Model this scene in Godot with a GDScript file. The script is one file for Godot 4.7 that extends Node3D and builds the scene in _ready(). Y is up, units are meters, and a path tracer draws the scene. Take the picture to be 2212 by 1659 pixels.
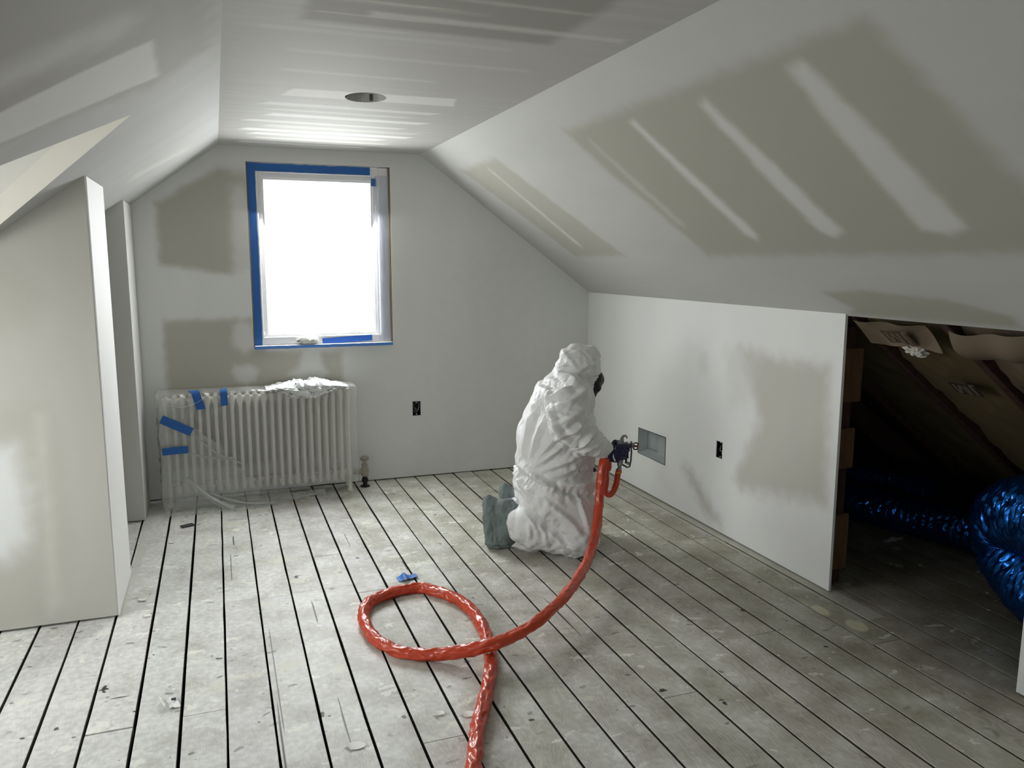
extends Node3D
# An attic under renovation: primed drywall, old painted floorboards, a painter in a white coverall.
# x runs right along the window wall, y is up, z comes towards the viewer; metres.

var rng := RandomNumberGenerator.new()
var M := {}

func _ready() -> void:
	rng.seed = 4711
	# ---- camera ----
	var cam := Camera3D.new(); cam.name = "camera"
	cam.transform = Transform3D(Basis(Vector3(0.93809, 0.00309, 0.34637), Vector3(0.04989, 0.98833, -0.14393), Vector3(-0.34277, 0.15230, 0.92699)).orthonormalized(), Vector3(0, 1.55, 0))
	cam.fov = 51.49; cam.near = 0.05; cam.far = 100.0
	add_child(cam); cam.current = true
	# ---- sky and exposure ----
	var env := Environment.new()
	var sky := Sky.new()
	var sm := ProceduralSkyMaterial.new()
	sm.sky_top_color = Color(0.93, 0.96, 1.0); sm.sky_horizon_color = Color(0.97, 0.98, 1.0)
	sm.ground_bottom_color = Color(0.64, 0.65, 0.65); sm.ground_horizon_color = Color(0.72, 0.73, 0.73)
	sm.sky_energy_multiplier = 1.0; sm.ground_energy_multiplier = 1.0; sm.sun_angle_max = 0.0
	sky.sky_material = sm
	env.background_mode = Environment.BG_SKY; env.sky = sky
	env.background_energy_multiplier = 3.0
	env.tonemap_mode = Environment.TONE_MAPPER_LINEAR
	env.tonemap_exposure = 1.14
	env.sdfgi_enabled = true; env.ssao_enabled = true; env.ssil_enabled = true
	var we := WorldEnvironment.new(); we.name = "world_environment"; we.environment = env
	add_child(we)
	# ---- gable and dormer daylight, plus an added rear fill light, outside the panes ----
	daylight("window_daylight", Vector3(0.668, 1.575, -5.70), Vector2(0.76, 1.06), Vector3(0, -0.60, 1), 4.9)
	daylight("dormer_daylight", Vector3(-1.93, 1.05, -2.75), Vector2(1.5, 1.2), Vector3(1, -0.60, 0), 3.7)
	daylight("rear_fill_light", Vector3(-0.55, 1.35, 1.22), Vector2(1.4, 1.2), Vector3(0, 0, -1), 1.6)
	materials()
	room()
	floor_boards()
	window_unit()
	dormer_window()
	added_rear_window()
	wall_openings()
	eaves()
	radiator()
	spray_hose_and_gun()
	painter()
	floor_litter()

func daylight(called: String, at: Vector3, size: Vector2, dir: Vector3, energy: float) -> void:
	var l := AreaLight3D.new(); l.name = called
	l.area_size = size; l.light_energy = energy; l.light_color = Color(0.975, 0.985, 0.985)
	l.area_range = 20.0; l.area_attenuation = 2.0; l.shadow_enabled = true
	l.transform = Transform3D(Basis.looking_at(dir, Vector3.UP), at)
	add_child(l)

# ------------------------------------------------------------------ helpers
func tag(o: Node3D, label: String, category := "", group := "", kind := "") -> Node3D:
	if label: o.set_meta("label", label)
	if category: o.set_meta("category", category)
	if group: o.set_meta("group", group)
	if kind: o.set_meta("kind", kind)
	return o

func thing(called: String, at: Vector3, label: String, category: String, group := "") -> Node3D:
	var o := Node3D.new(); o.name = numbered(called); add_child(o); o.position = at
	tag(o, label, category, group)
	return o

var taken := {}
func numbered(called: String) -> String:
	var n: int = taken.get(called, 0)
	taken[called] = n + 1
	return called if n == 0 else "%s_%03d" % [called, n]

func obj(called: String, mesh: Mesh, mat: Material, parent: Node3D = null) -> MeshInstance3D:
	var o := MeshInstance3D.new()
	o.mesh = mesh; o.material_override = mat
	if parent == null:
		o.name = numbered(called); add_child(o)
	else:
		o.name = called if not parent.has_node(NodePath(called)) else free_name(parent, called)
		parent.add_child(o, true)
	return o

func free_name(parent: Node3D, called: String) -> String:
	var k: int = parent.get_meta("_n_" + called, 1)
	parent.set_meta("_n_" + called, k + 1)
	return "%s_%03d" % [called, k]

func struct(called: String, mesh: Mesh, mat: Material, label: String, category := "wall") -> MeshInstance3D:
	var o := obj(called, mesh, mat)
	tag(o, label, category, "", "structure")
	return o

func mb() -> SurfaceTool:
	var st := SurfaceTool.new(); st.begin(Mesh.PRIMITIVE_TRIANGLES)
	return st

# a triangle whose front faces n; uv optional
func tri(st: SurfaceTool, a: Vector3, b: Vector3, c: Vector3, n: Vector3, ua := Vector2.ZERO, ub := Vector2.ZERO, uc := Vector2.ZERO) -> void:
	if (b - a).cross(c - a).dot(n) > 0.0:
		var t := b; b = c; c = t
		var u := ub; ub = uc; uc = u
	st.set_normal(n); st.set_uv(ua); st.add_vertex(a)
	st.set_normal(n); st.set_uv(ub); st.add_vertex(b)
	st.set_normal(n); st.set_uv(uc); st.add_vertex(c)

func quad(st: SurfaceTool, a: Vector3, b: Vector3, c: Vector3, d: Vector3, out: Vector3) -> void:
	var n := (b - a).cross(c - a)
	if n.length_squared() < 1e-14: n = (c - a).cross(d - a)
	n = n.normalized()
	if n.dot(out) < 0.0: n = -n
	tri(st, a, b, c, n); tri(st, a, c, d, n)

# a box with chamfered edges; basis columns give its axes
func add_box(st: SurfaceTool, c: Vector3, size: Vector3, bevel := 0.002, basis := Basis.IDENTITY) -> void:
	var h := size * 0.5
	var b := minf(bevel, minf(h.x, minf(h.y, h.z)) * 0.9)
	var sg := [-1.0, 1.0]
	for ax in 3:
		var u := (ax + 1) % 3
		var v := (ax + 2) % 3
		for s in sg:
			var p: Array[Vector3] = []
			for q in [[-1, -1], [1, -1], [1, 1], [-1, 1]]:
				var w := Vector3.ZERO
				w[ax] = s * h[ax]; w[u] = q[0] * (h[u] - b); w[v] = q[1] * (h[v] - b)
				p.append(c + basis * w)
			var n := Vector3.ZERO; n[ax] = s
			quad(st, p[0], p[1], p[2], p[3], basis * n)
	if b <= 0.0: return
	for ax in 3:   # edges along ax
		var u := (ax + 1) % 3
		var v := (ax + 2) % 3
		for su in sg:
			for sv in sg:
				var p: Array[Vector3] = []
				for q in [[-1, 0], [1, 0], [1, 1], [-1, 1]]:
					var w := Vector3.ZERO
					w[ax] = q[0] * (h[ax] - b)
					w[u] = su * (h[u] if q[1] == 0 else h[u] - b)
					w[v] = sv * (h[v] - b if q[1] == 0 else h[v])
					p.append(c + basis * w)
				var n := Vector3.ZERO; n[u] = su; n[v] = sv
				quad(st, p[0], p[1], p[2], p[3], basis * n)
	for sx in sg:
		for sy in sg:
			for sz in sg:
				var n := Vector3(sx, sy, sz)
				var a := c + basis * Vector3(sx * h.x, sy * (h.y - b), sz * (h.z - b))
				var d := c + basis * Vector3(sx * (h.x - b), sy * h.y, sz * (h.z - b))
				var e := c + basis * Vector3(sx * (h.x - b), sy * (h.y - b), sz * h.z)
				tri(st, a, d, e, (basis * n).normalized())

func box(size: Vector3, c := Vector3.ZERO, bevel := 0.002, basis := Basis.IDENTITY) -> Mesh:
	var st := mb(); add_box(st, c, size, bevel, basis)
	return st.commit()

# a swept tube through points with radii; profile may be squashed by flat (0..1)
func add_tube(st: SurfaceTool, pts: PackedVector3Array, radii: PackedFloat32Array, sides := 12, caps := true) -> void:
	var n := pts.size()
	var ring: Array[PackedVector3Array] = []
	var nor: Array[PackedVector3Array] = []
	var up := Vector3.UP
	var t0 := (pts[1] - pts[0]).normalized()
	if absf(t0.dot(up)) > 0.9: up = Vector3.RIGHT
	var side := t0.cross(up).normalized()
	for i in n:
		var t := (pts[mini(i + 1, n - 1)] - pts[maxi(i - 1, 0)]).normalized()
		side = (side - t * side.dot(t)).normalized()
		var bi := t.cross(side)
		var r := PackedVector3Array(); var m := PackedVector3Array()
		for k in sides + 1:
			var a := TAU * k / sides
			var d := side * cos(a) + bi * sin(a)
			r.append(pts[i] + d * radii[i]); m.append(d)
		ring.append(r); nor.append(m)
	for i in n - 1:
		for k in sides:
			smooth_quad(st, ring[i][k], ring[i][k + 1], ring[i + 1][k + 1], ring[i + 1][k], nor[i][k], nor[i][k + 1], nor[i + 1][k + 1], nor[i + 1][k])
	if caps:
		for e in [0, n - 1]:
			var out := (pts[0] - pts[1]) if e == 0 else (pts[n - 1] - pts[n - 2])
			for k in sides:
				tri(st, pts[e], ring[e][k], ring[e][k + 1], out.normalized())

func smooth_quad(st: SurfaceTool, a: Vector3, b: Vector3, c: Vector3, d: Vector3, na: Vector3, nb: Vector3, nc: Vector3, nd: Vector3, uv: Array = []) -> void:
	var v := [a, b, c, d]
	var m := [na, nb, nc, nd]
	var order := [0, 1, 2, 0, 2, 3]
	var f := (b - a).cross(c - a)
	if f.length_squared() < 1e-16: f = (c - a).cross(d - a)
	if f.dot(na + nb + nc + nd) > 0.0: order = [0, 2, 1, 0, 3, 2]
	for k in order:
		st.set_normal(m[k])
		st.set_uv(uv[k] if uv.size() else Vector2.ZERO)
		st.add_vertex(v[k])

func tube(pts: PackedVector3Array, r: float, sides := 12) -> Mesh:
	var st := mb(); var rr := PackedFloat32Array(); rr.resize(pts.size()); rr.fill(r)
	add_tube(st, pts, rr, sides)
	return st.commit()

# a lathe: profile of (radius, height) along axis from base
func add_lathe(st: SurfaceTool, base: Vector3, axis: Vector3, prof: Array, sides := 20) -> void:
	var t := axis.normalized()
	var u := t.cross(Vector3.UP if absf(t.y) < 0.9 else Vector3.RIGHT).normalized()
	var v := t.cross(u)
	for i in prof.size() - 1:
		var p: Vector2 = prof[i]
		var q: Vector2 = prof[i + 1]
		var e := q - p
		if e.length() < 1e-6: continue
		var slope := Vector2(e.y, -e.x).normalized()
		for k in sides:
			var a0 := TAU * k / sides; var a1 := TAU * (k + 1) / sides
			var d0 := u * cos(a0) + v * sin(a0); var d1 := u * cos(a1) + v * sin(a1)
			var n0 := d0 * slope.x + t * slope.y; var n1 := d1 * slope.x + t * slope.y
			smooth_quad(st, base + d0 * p.x + t * p.y, base + d1 * p.x + t * p.y, base + d1 * q.x + t * q.y, base + d0 * q.x + t * q.y, n0, n1, n1, n0)

# a grid surface given by points[row][column]; smooth normals, optional second skin at thickness behind
func add_sheet(st: SurfaceTool, g: Array, thick := 0.0) -> void:
	var R := g.size(); var C: int = g[0].size()
	var N: Array[PackedVector3Array] = []
	for i in R:
		var row := PackedVector3Array()
		for j in C:
			var du: Vector3 = g[i][mini(j + 1, C - 1)] - g[i][maxi(j - 1, 0)]
			var dv: Vector3 = g[mini(i + 1, R - 1)][j] - g[maxi(i - 1, 0)][j]
			row.append(du.cross(dv).normalized())
		N.append(row)
	for i in R - 1:
		for j in C - 1:
			var uv := [Vector2(float(j) / C, float(i) / R), Vector2((j + 1.0) / C, float(i) / R), Vector2((j + 1.0) / C, (i + 1.0) / R), Vector2(float(j) / C, (i + 1.0) / R)]
			smooth_quad(st, g[i][j], g[i][j + 1], g[i + 1][j + 1], g[i + 1][j], N[i][j], N[i][j + 1], N[i + 1][j + 1], N[i + 1][j], uv)
			if thick > 0.0:
				smooth_quad(st, g[i][j] - N[i][j] * thick, g[i][j + 1] - N[i][j + 1] * thick, g[i + 1][j + 1] - N[i + 1][j + 1] * thick, g[i + 1][j] - N[i + 1][j] * thick, -N[i][j], -N[i][j + 1], -N[i + 1][j + 1], -N[i + 1][j], uv)
	if thick > 0.0:
		for i in R - 1:
			for j in [0, C - 1]:
				quad(st, g[i][j], g[i + 1][j], g[i + 1][j] - N[i + 1][j] * thick, g[i][j] - N[i][j] * thick, (g[i][j] - g[i][C / 2]))
		for j in C - 1:
			for i in [0, R - 1]:
				quad(st, g[i][j], g[i][j + 1], g[i][j + 1] - N[i][j + 1] * thick, g[i][j] - N[i][j] * thick, (g[i][j] - g[R / 2][j]))

# a slab: outline (and holes) in the plane (U, V) through origin, front towards U x V, thick behind it
func slab(outline: PackedVector2Array, holes: Array, origin: Vector3, U: Vector3, V: Vector3, thick: float, uv0: Vector2, uvsize: Vector2) -> Mesh:
	var st := mb()
	add_slab(st, outline, holes, origin, U, V, thick, uv0, uvsize)
	return st.commit()

func add_slab(st: SurfaceTool, outline: PackedVector2Array, holes: Array, origin: Vector3, U: Vector3, V: Vector3, thick: float, uv0: Vector2, uvsize: Vector2) -> void:
	var n := U.cross(V).normalized()
	var pieces := [outline]
	for hole: PackedVector2Array in holes:
		var cx := 0.0
		for p in hole: cx += p.x / hole.size()
		var next := []
		for piece: PackedVector2Array in pieces:
			if Geometry2D.intersect_polygons(piece, hole).is_empty():
				next.append(piece); continue
			for half in [PackedVector2Array([Vector2(-99, -99), Vector2(cx, -99), Vector2(cx, 99), Vector2(-99, 99)]), PackedVector2Array([Vector2(cx, -99), Vector2(99, -99), Vector2(99, 99), Vector2(cx, 99)])]:
				for part in Geometry2D.intersect_polygons(piece, half):
					next.append_array(Geometry2D.clip_polygons(part, hole))
		pieces = next
	for piece: PackedVector2Array in pieces:
		var idx := Geometry2D.triangulate_polygon(piece)
		for i in range(0, idx.size(), 3):
			var P: Array[Vector3] = []; var T: Array[Vector2] = []
			for k in 3:
				var q := piece[idx[i + k]]
				P.append(origin + U * q.x + V * q.y)
				T.append(Vector2((q.x - uv0.x) / uvsize.x, 1.0 - (q.y - uv0.y) / uvsize.y))
			tri(st, P[0], P[1], P[2], n, T[0], T[1], T[2])
			tri(st, P[0] - n * thick, P[1] - n * thick, P[2] - n * thick, -n, T[0], T[1], T[2])
	var rims := [outline]; rims.append_array(holes)
	for r in rims.size():
		var loop: PackedVector2Array = rims[r]
		var flip := Geometry2D.is_polygon_clockwise(loop)
		for i in loop.size():
			var p := loop[i]; var q := loop[(i + 1) % loop.size()]
			var e := q - p
			var o2 := Vector2(e.y, -e.x) * (-1.0 if flip else 1.0)
			if r > 0: o2 = -o2
			var a := origin + U * p.x + V * p.y; var b := origin + U * q.x + V * q.y
			var nn := (U * o2.x + V * o2.y).normalized()
			var ta := Vector2((p.x - uv0.x) / uvsize.x, 1.0 - (p.y - uv0.y) / uvsize.y)
			var tb := Vector2((q.x - uv0.x) / uvsize.x, 1.0 - (q.y - uv0.y) / uvsize.y)
			tri(st, a, b, b - n * thick, nn, ta, tb, tb); tri(st, a, b - n * thick, a - n * thick, nn, ta, tb, ta)

func rect(x0: float, y0: float, x1: float, y1: float) -> PackedVector2Array:
	return PackedVector2Array([Vector2(x0, y0), Vector2(x1, y0), Vector2(x1, y1), Vector2(x0, y1)])

func poly(a: Array) -> PackedVector2Array:
	var p := PackedVector2Array()
	for i in range(0, a.size(), 2): p.append(Vector2(a[i], a[i + 1]))
	return p

# the same with the first coordinate turned round (given as -z)
func mpoly(a: Array) -> PackedVector2Array:
	var p := PackedVector2Array()
	for i in range(0, a.size(), 2): p.append(Vector2(-a[i], a[i + 1]))
	return p

func noise(freq: float, octaves := 3, sd := 1) -> FastNoiseLite:
	var f := FastNoiseLite.new(); f.seed = sd; f.frequency = freq; f.noise_type = FastNoiseLite.TYPE_SIMPLEX_SMOOTH
	f.fractal_octaves = octaves
	if octaves <= 1: f.fractal_type = FastNoiseLite.FRACTAL_NONE
	return f

# ------------------------------------------------------------------ painted drywall: base coat plus patches with soft, rolled edges
# each patch: [polygon in the wall's own metres, colour, softness, strength]; streak = [across, along, amount] roller marks
func wall_paint(uv0: Vector2, uvsize: Vector2, px: float, base: Color, patches: Array, streak: Array = []) -> ImageTexture:
	var W := int(uvsize.x / px); var Hh := int(uvsize.y / px)
	var col := PackedFloat32Array(); col.resize(W * Hh * 3)
	var ns := noise(1.0, 2, 17)
	for y in Hh:
		for x in W:
			var k := 1.0
			if streak.size():
				k += streak[2] * ns.get_noise_2d(x * px * streak[0], y * px * streak[1])
			var i := (y * W + x) * 3
			col[i] = base.r * k; col[i + 1] = base.g * k; col[i + 2] = base.b * k
	var wob := noise(9.0, 2, 5)
	for pt in patches:
		var pg: PackedVector2Array = pt[0]; var c: Color = pt[1]; var soft: float = pt[2] * 1.5; var strength: float = pt[3]
		var lo := pg[0]; var hi := pg[0]
		for q in pg: lo = lo.min(q); hi = hi.max(q)
		var x0 := maxi(0, int((lo.x - soft - uv0.x) / px)); var x1 := mini(W - 1, int((hi.x + soft - uv0.x) / px) + 1)
		var y0 := maxi(0, int((uv0.y + uvsize.y - hi.y - soft) / px)); var y1 := mini(Hh - 1, int((uv0.y + uvsize.y - lo.y + soft) / px) + 1)
		var n := pg.size()
		for y in range(y0, y1 + 1):
			for x in range(x0, x1 + 1):
				var p := Vector2(uv0.x + (x + 0.5) * px, uv0.y + uvsize.y - (y + 0.5) * px)
				var d2 := 1e9; var inside := false
				var a := pg[n - 1]
				for k in n:
					var b := pg[k]
					var e := b - a; var w := p - a
					var t := clampf(w.dot(e) / e.length_squared(), 0.0, 1.0)
					d2 = minf(d2, (w - e * t).length_squared())
					if (a.y > p.y) != (b.y > p.y) and p.x < (b.x - a.x) * (p.y - a.y) / (b.y - a.y) + a.x: inside = not inside
					a = b
				var sd := sqrt(d2) * (-1.0 if inside else 1.0) + soft * 0.3 * wob.get_noise_2d(p.x, p.y)
				var m := (1.0 - smoothstep(-soft, soft * 0.9, sd)) * strength
				if m > 0.003:
					var i := (y * W + x) * 3
					col[i] = lerpf(col[i], c.r, m); col[i + 1] = lerpf(col[i + 1], c.g, m); col[i + 2] = lerpf(col[i + 2], c.b, m)
	var by := PackedByteArray(); by.resize(W * Hh * 3)
	for i in W * Hh * 3: by[i] = clampi(int(col[i] * 255.0 + 0.5), 0, 255)
	return ImageTexture.create_from_image(Image.create_from_data(W, Hh, false, Image.FORMAT_RGB8, by))

func coat(tex: Texture2D, rough := 0.75) -> StandardMaterial3D:
	var m := StandardMaterial3D.new(); m.albedo_texture = tex; m.roughness = rough; m.metallic_specular = 0.4
	m.texture_repeat = false
	return m

func mat(c: Color, rough := 0.6, metal := 0.0) -> StandardMaterial3D:
	var m := StandardMaterial3D.new(); m.albedo_color = c; m.roughness = rough; m.metallic = metal
	return m

const PRIMER := Color(0.850, 0.855, 0.842)
const BOARD := Color(0.705, 0.695, 0.652)

func materials() -> void:
	M.primer = mat(PRIMER, 0.75)
	M.board = mat(Color(0.74, 0.73, 0.69), 0.9)
	M.white = mat(Color(0.88, 0.88, 0.86), 0.45)
	M.black = mat(Color(0.03, 0.03, 0.035), 0.6)
	M.steel = mat(Color(0.62, 0.64, 0.64), 0.34, 1.0)
	M.tape = mat(Color(0.16, 0.38, 0.66), 0.75)

# ------------------------------------------------------------------ the room
const HC := 2.273          # flat ceiling
const XCL := 0.057         # ceiling meets left slope
const XCR := 1.362         # ceiling meets right slope
const XR := 2.658          # knee wall
const KT := 1.32           # its top
const D := -5.51           # window wall
const NEAR := 1.0          # the wall behind the viewer
const XP := -0.468         # closet partition, room side
const XL := -1.80          # left wall
const SL := 0.73           # rise of the left slope per metre

func room() -> void:
	# window wall, seen front on: patches are in (x, y)
	var hole := rect(0.217, 0.972, 1.147, 2.177)
	var w0 := Vector2(-0.6, 0.0); var ws := Vector2(3.3, 2.32)
	var P := PRIMER; var B := BOARD
	var t := wall_paint(w0, ws, 0.008, P, [
		[poly([-0.327, 1.525, -0.327, 1.90, 0.05, 2.135, 0.24, 2.15, 0.215, 1.50, 0.10, 1.46]), B, 0.022, 1.0],
		[poly([0.10, 1.45, 0.11, 1.95, 0.13, 2.03, 0.19, 2.04, 0.235, 1.95, 0.235, 1.45]), P, 0.03, 0.7],
		[poly([0.06, 2.14, 0.14, 2.19, 0.24, 2.19, 0.24, 2.10, 0.15, 2.10]), P, 0.04, 0.9],
		[poly([-0.325, 0.20, -0.325, 1.175, 0.21, 1.18, 0.30, 0.955, 0.79, 0.945, 0.80, 0.66, 0.79, 0.2]), B, 0.022, 1.0],
		[poly([0.08, 1.0, 0.09, 1.13, 0.14, 1.17, 0.22, 1.13, 0.23, 0.99, 0.15, 0.95]), P, 0.022, 0.75],
		[poly([0.065, 0.83, 0.09, 0.875, 0.19, 0.875, 0.235, 0.83, 0.215, 0.765, 0.16, 0.74, 0.09, 0.77]), P, 0.018, 0.75],
		[poly([0.42, 0.80, 0.50, 0.855, 0.53, 0.96, 0.64, 0.96, 0.66, 0.86, 0.70, 0.80, 0.65, 0.74, 0.52, 0.735]), P, 0.02, 0.75],
		[poly([0.72, 0.98, 0.80, 0.70, 1.15, 0.66, 1.30, 0.90, 1.22, 1.2, 1.15, 0.98]), P, 0.1, 0.4],
		[poly([1.30, 0.05, 1.55, 0.7, 1.75, 1.5, 2.0, 1.6, 2.2, 1.0, 2.3, 0.05]), B, 0.25, 0.25]],
		[6.0, 0.8, 0.006])
	var outl := poly([-1.85, 0.007, 2.75, 0.007, 2.75, 1.27, XR, 1.33, XCR, HC + 0.02, XCL, HC + 0.02, -1.85, 0.88])
	struct("wall_back", slab(outl, [hole, rect(1.279, 0.452, 1.338, 0.556)], Vector3(0, 0, D), Vector3(1, 0, 0), Vector3(0, 1, 0), 0.14, w0, ws), coat(t), "primed gable wall with the window, bare grey drywall patches showing", "wall")
	struct("trim_3", box(Vector3(4.7, 0.24, 0.04), Vector3(0.45, -0.03, D - 0.17), 0.0), M.black, "dark strip added behind the foot of the gable wall to stop light leaking", "trim")  # unseen strip added to keep outside light from leaking under the wall
	# ceiling: (x, -z) seen from below; U = x, V = z so that U x V points down
	var c0 := Vector2(-0.1, -5.6); var cs := Vector2(1.6, 6.7)
	var circle := PackedVector2Array()
	for k in 32: circle.append(Vector2(0.672 + 0.091 * cos(TAU * k / 32), -3.72 + 0.112 * sin(TAU * k / 32)))
	var streaks := [[poly([0.28, -2.62, 0.30, -1.0, 1.10, -1.0, 1.10, -2.62]), Color(0.585, 0.576, 0.545), 0.022, 0.95],
		[poly([0.05, -3.52, 0.05, -2.75, 1.36, -2.78, 1.36, -3.5]), Color(0.69, 0.684, 0.66), 0.10, 0.8],
		[poly([0.31, -3.80, 0.35, -3.635, 1.06, -3.60, 1.10, -3.78]), Color(0.83, 0.825, 0.80), 0.006, 0.95]]
	for k in 9:
		var z := -5.30 + k * 0.165 + rng.randf_range(-0.03, 0.03)
		var w := rng.randf_range(0.025, 0.05)
		var a := 0.20 + rng.randf_range(-0.05, 0.08); var b := 1.05 + rng.randf_range(-0.12, 0.15)
		streaks.append([poly([a, z - w, a + 0.05, z + w, b, z + w * 0.6, b - 0.05, z - w]), Color(0.885, 0.885, 0.87) if k % 3 != 1 else Color(0.82, 0.818, 0.79), 0.010, rng.randf_range(0.6, 1.0)])
	for k in 14:
		var z := -3.4 + k * 0.13 + rng.randf_range(-0.04, 0.04)
		var a := rng.randf_range(0.05, 0.5); var b := rng.randf_range(0.8, 1.34)
		var w := rng.randf_range(0.01, 0.03)
		streaks.append([poly([a, z - w, a, z + w, b, z + w * 0.7, b, z - w]), Color(0.82, 0.815, 0.79) if k % 2 else Color(0.70, 0.69, 0.655), 0.014, rng.randf_range(0.25, 0.6)])
	for k in 7:
		var z := -2.66 + k * 0.07
		streaks.append([poly([0.30, z, 0.32, z + 0.012, 0.62 + 0.08 * (k % 3), z + 0.02, 0.6, z]), Color(0.78, 0.77, 0.73) if k % 2 == 0 else Color(0.58, 0.57, 0.535), 0.006, 0.6])
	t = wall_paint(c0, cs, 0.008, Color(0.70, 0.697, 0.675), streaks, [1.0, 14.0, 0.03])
	var co := rect(XCL, D, XCR, NEAR)
	struct("ceiling", slab(co, [circle], Vector3(0, HC, 0), Vector3(1, 0, 0), Vector3(0, 0, 1), 0.12, c0, cs), coat(t), "flat plaster ceiling with long sanding streaks and a round hole", "ceiling")
	# right slope: u runs along z, v down the fall
	var fall := Vector2(XR - XCR, KT - HC); var fl := fall.length()
	var V := Vector3(fall.x, fall.y, 0).normalized()
	var q := func(x: float, z: float) -> Vector2: return Vector2(-z, (x - XCR) / fall.x * fl)
	var rp := []
	var bare := Color(0.648, 0.638, 0.592)
	rp.append([PackedVector2Array([q.call(1.545, -3.47), q.call(1.535, -1.64), q.call(2.06, -1.585), q.call(2.305, -1.56), q.call(2.31, -3.42), q.call(2.02, -3.44), q.call(1.75, -3.49)]), bare, 0.03, 1.0])
	rp.append([PackedVector2Array([q.call(1.55, -5.16), q.call(1.55, -4.47), q.call(2.30, -4.28), q.call(2.305, -4.98), q.call(1.9, -5.06)]), bare, 0.025, 0.85])
	for s in [[-4.72, 1.60, 2.20, 0.022, 0.8], [-3.36, 1.62, 2.1, 0.030, 0.4], [-2.93, 1.60, 2.19, 0.038, 0.9], [-2.455, 1.61, 2.19, 0.054, 0.9], [-1.96, 1.59, 2.20, 0.078, 0.85]]:
		var z: float = s[0]; var a: float = s[1]; var b: float = s[2]; var w: float = s[3]
		rp.append([PackedVector2Array([q.call(a, z - w * 0.5), q.call(a - 0.01, z + w * 0.5), q.call((a + b) * 0.5, z + w), q.call(b, z + w * 1.2), q.call(b + 0.03, z), q.call(b, z - w * 1.1), q.call((a + b) * 0.5, z - w)]), Color(0.80, 0.80, 0.785), 0.02, s[4]])
	rp.append([PackedVector2Array([q.call(2.525, -2.86), q.call(2.50, -2.6), q.call(2.53, -2.2), q.call(2.60, -2.0), q.call(2.655, -2.0), q.call(2.656, -2.82), q.call(2.62, -2.76)]), bare, 0.018, 1.0])
	var r0 := Vector2(-1.1, 0.0); var rs := Vector2(6.7, 1.75)
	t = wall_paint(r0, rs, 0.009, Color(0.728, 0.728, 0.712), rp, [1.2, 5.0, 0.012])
	struct("ceiling_right_slope", slab(poly([-1.0, 0.0, -1.0, fl, 1.89, fl, 1.89, fl + 0.015, 2.85, fl + 0.015, 2.85, fl, 5.51, fl, 5.51, 0.0]), [], Vector3(XCR, HC, 0), Vector3(0, 0, -1), V, 0.016, r0, rs), coat(t), "sloping ceiling on the right, a big bare drywall panel with pale joint stripes", "ceiling")
	# left slope, cut by the dormer
	var VL := Vector3(-1, -SL, 0).normalized(); var k_l := sqrt(1.0 + SL * SL)
	var ql := func(x: float, z: float) -> Vector2: return Vector2(z, (XCL - x) * k_l)
	var lp := []
	var lb := Color(0.61, 0.60, 0.568)
	lp.append([PackedVector2Array([ql.call(0.03, -2.95), ql.call(0.03, 1.0), ql.call(-1.2, 1.0), ql.call(-0.62, -2.45), ql.call(-0.40, -2.62), ql.call(-0.16, -2.98)]), lb, 0.05, 0.85])
	lp.append([PackedVector2Array([ql.call(-0.128, -2.47), ql.call(-0.135, -2.90), ql.call(-0.25, -2.78), ql.call(-0.62, -2.42), ql.call(-0.60, -2.2), ql.call(-0.3, -2.35)]), P, 0.010, 0.75])
	lp.append([PackedVector2Array([ql.call(-0.13, -2.2), ql.call(-0.18, -2.30), ql.call(-0.6, -2.02), ql.call(-0.60, -1.88), ql.call(-0.2, -2.1)]), P, 0.05, 0.4])
	lp.append([PackedVector2Array([ql.call(-0.10, -4.75), ql.call(-0.36, -4.50), ql.call(-0.38, -4.62), ql.call(-0.12, -4.90)]), Color(0.78, 0.775, 0.75), 0.04, 0.8])
	var l0 := Vector2(-5.6, -0.05); var ls := Vector2(6.7, 2.4)
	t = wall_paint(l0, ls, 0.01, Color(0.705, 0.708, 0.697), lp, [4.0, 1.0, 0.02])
	var lout := PackedVector2Array([ql.call(XCL, NEAR), ql.call(XCL, D), ql.call(-1.85, D), ql.call(-1.85, -4.36), ql.call(-0.245, -3.171), ql.call(-1.10, -2.00), ql.call(-1.10, NEAR)])
	struct("ceiling_left_slope", slab(lout, [], Vector3(XCL, HC, 0), Vector3(0, 0, 1), VL, 0.016, l0, ls), coat(t), "sloping ceiling on the left, cut away for the dormer", "ceiling")
	# dormer: the cream return along the far cut, its ceiling above, its side walls
	var st := mb()
	var A := Vector3(-0.245, 2.053, -3.171); var F := Vector3(-0.753, 1.681, -3.546)
	var F2 := A + (F - A) * 3.1
	var g0 := Vector3(-0.513, 1.945, -3.280); var gd := (Vector3(-0.722, 1.785, -3.441) - g0)
	var G1 := g0 - gd * 0.9; var G2 := g0 + gd * 6.0
	var cn := Vector3(0, -1, 1).normalized()
	tri(st, A, F2, G2, cn); tri(st, A, G2, G1, cn)
	struct("trim_1", st.commit(), mat(Color(0.915, 0.90, 0.855), 0.8), "cream drywall return along the dormer cut in the left slope", "trim")
	st = mb()
	quad(st, G1, G2, G2 + Vector3(-0.9, 0.75, 0.5), G1 + Vector3(-0.9, 0.75, 0.5), Vector3(0.2, -1, 0.6))
	quad(st, G1 + Vector3(-0.9, 0.75, 0.5), G2 + Vector3(-0.9, 0.75, 0.5), G2 + Vector3(-0.9, 0.75, 2.4), G1 + Vector3(-0.9, 0.75, 2.4), Vector3(0.2, -1, 0))
	struct("ceiling_dormer", st.commit(), mat(Color(0.86, 0.85, 0.815), 0.85), "shaded ceiling inside the dormer at the upper left", "ceiling")
	st = mb()
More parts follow.
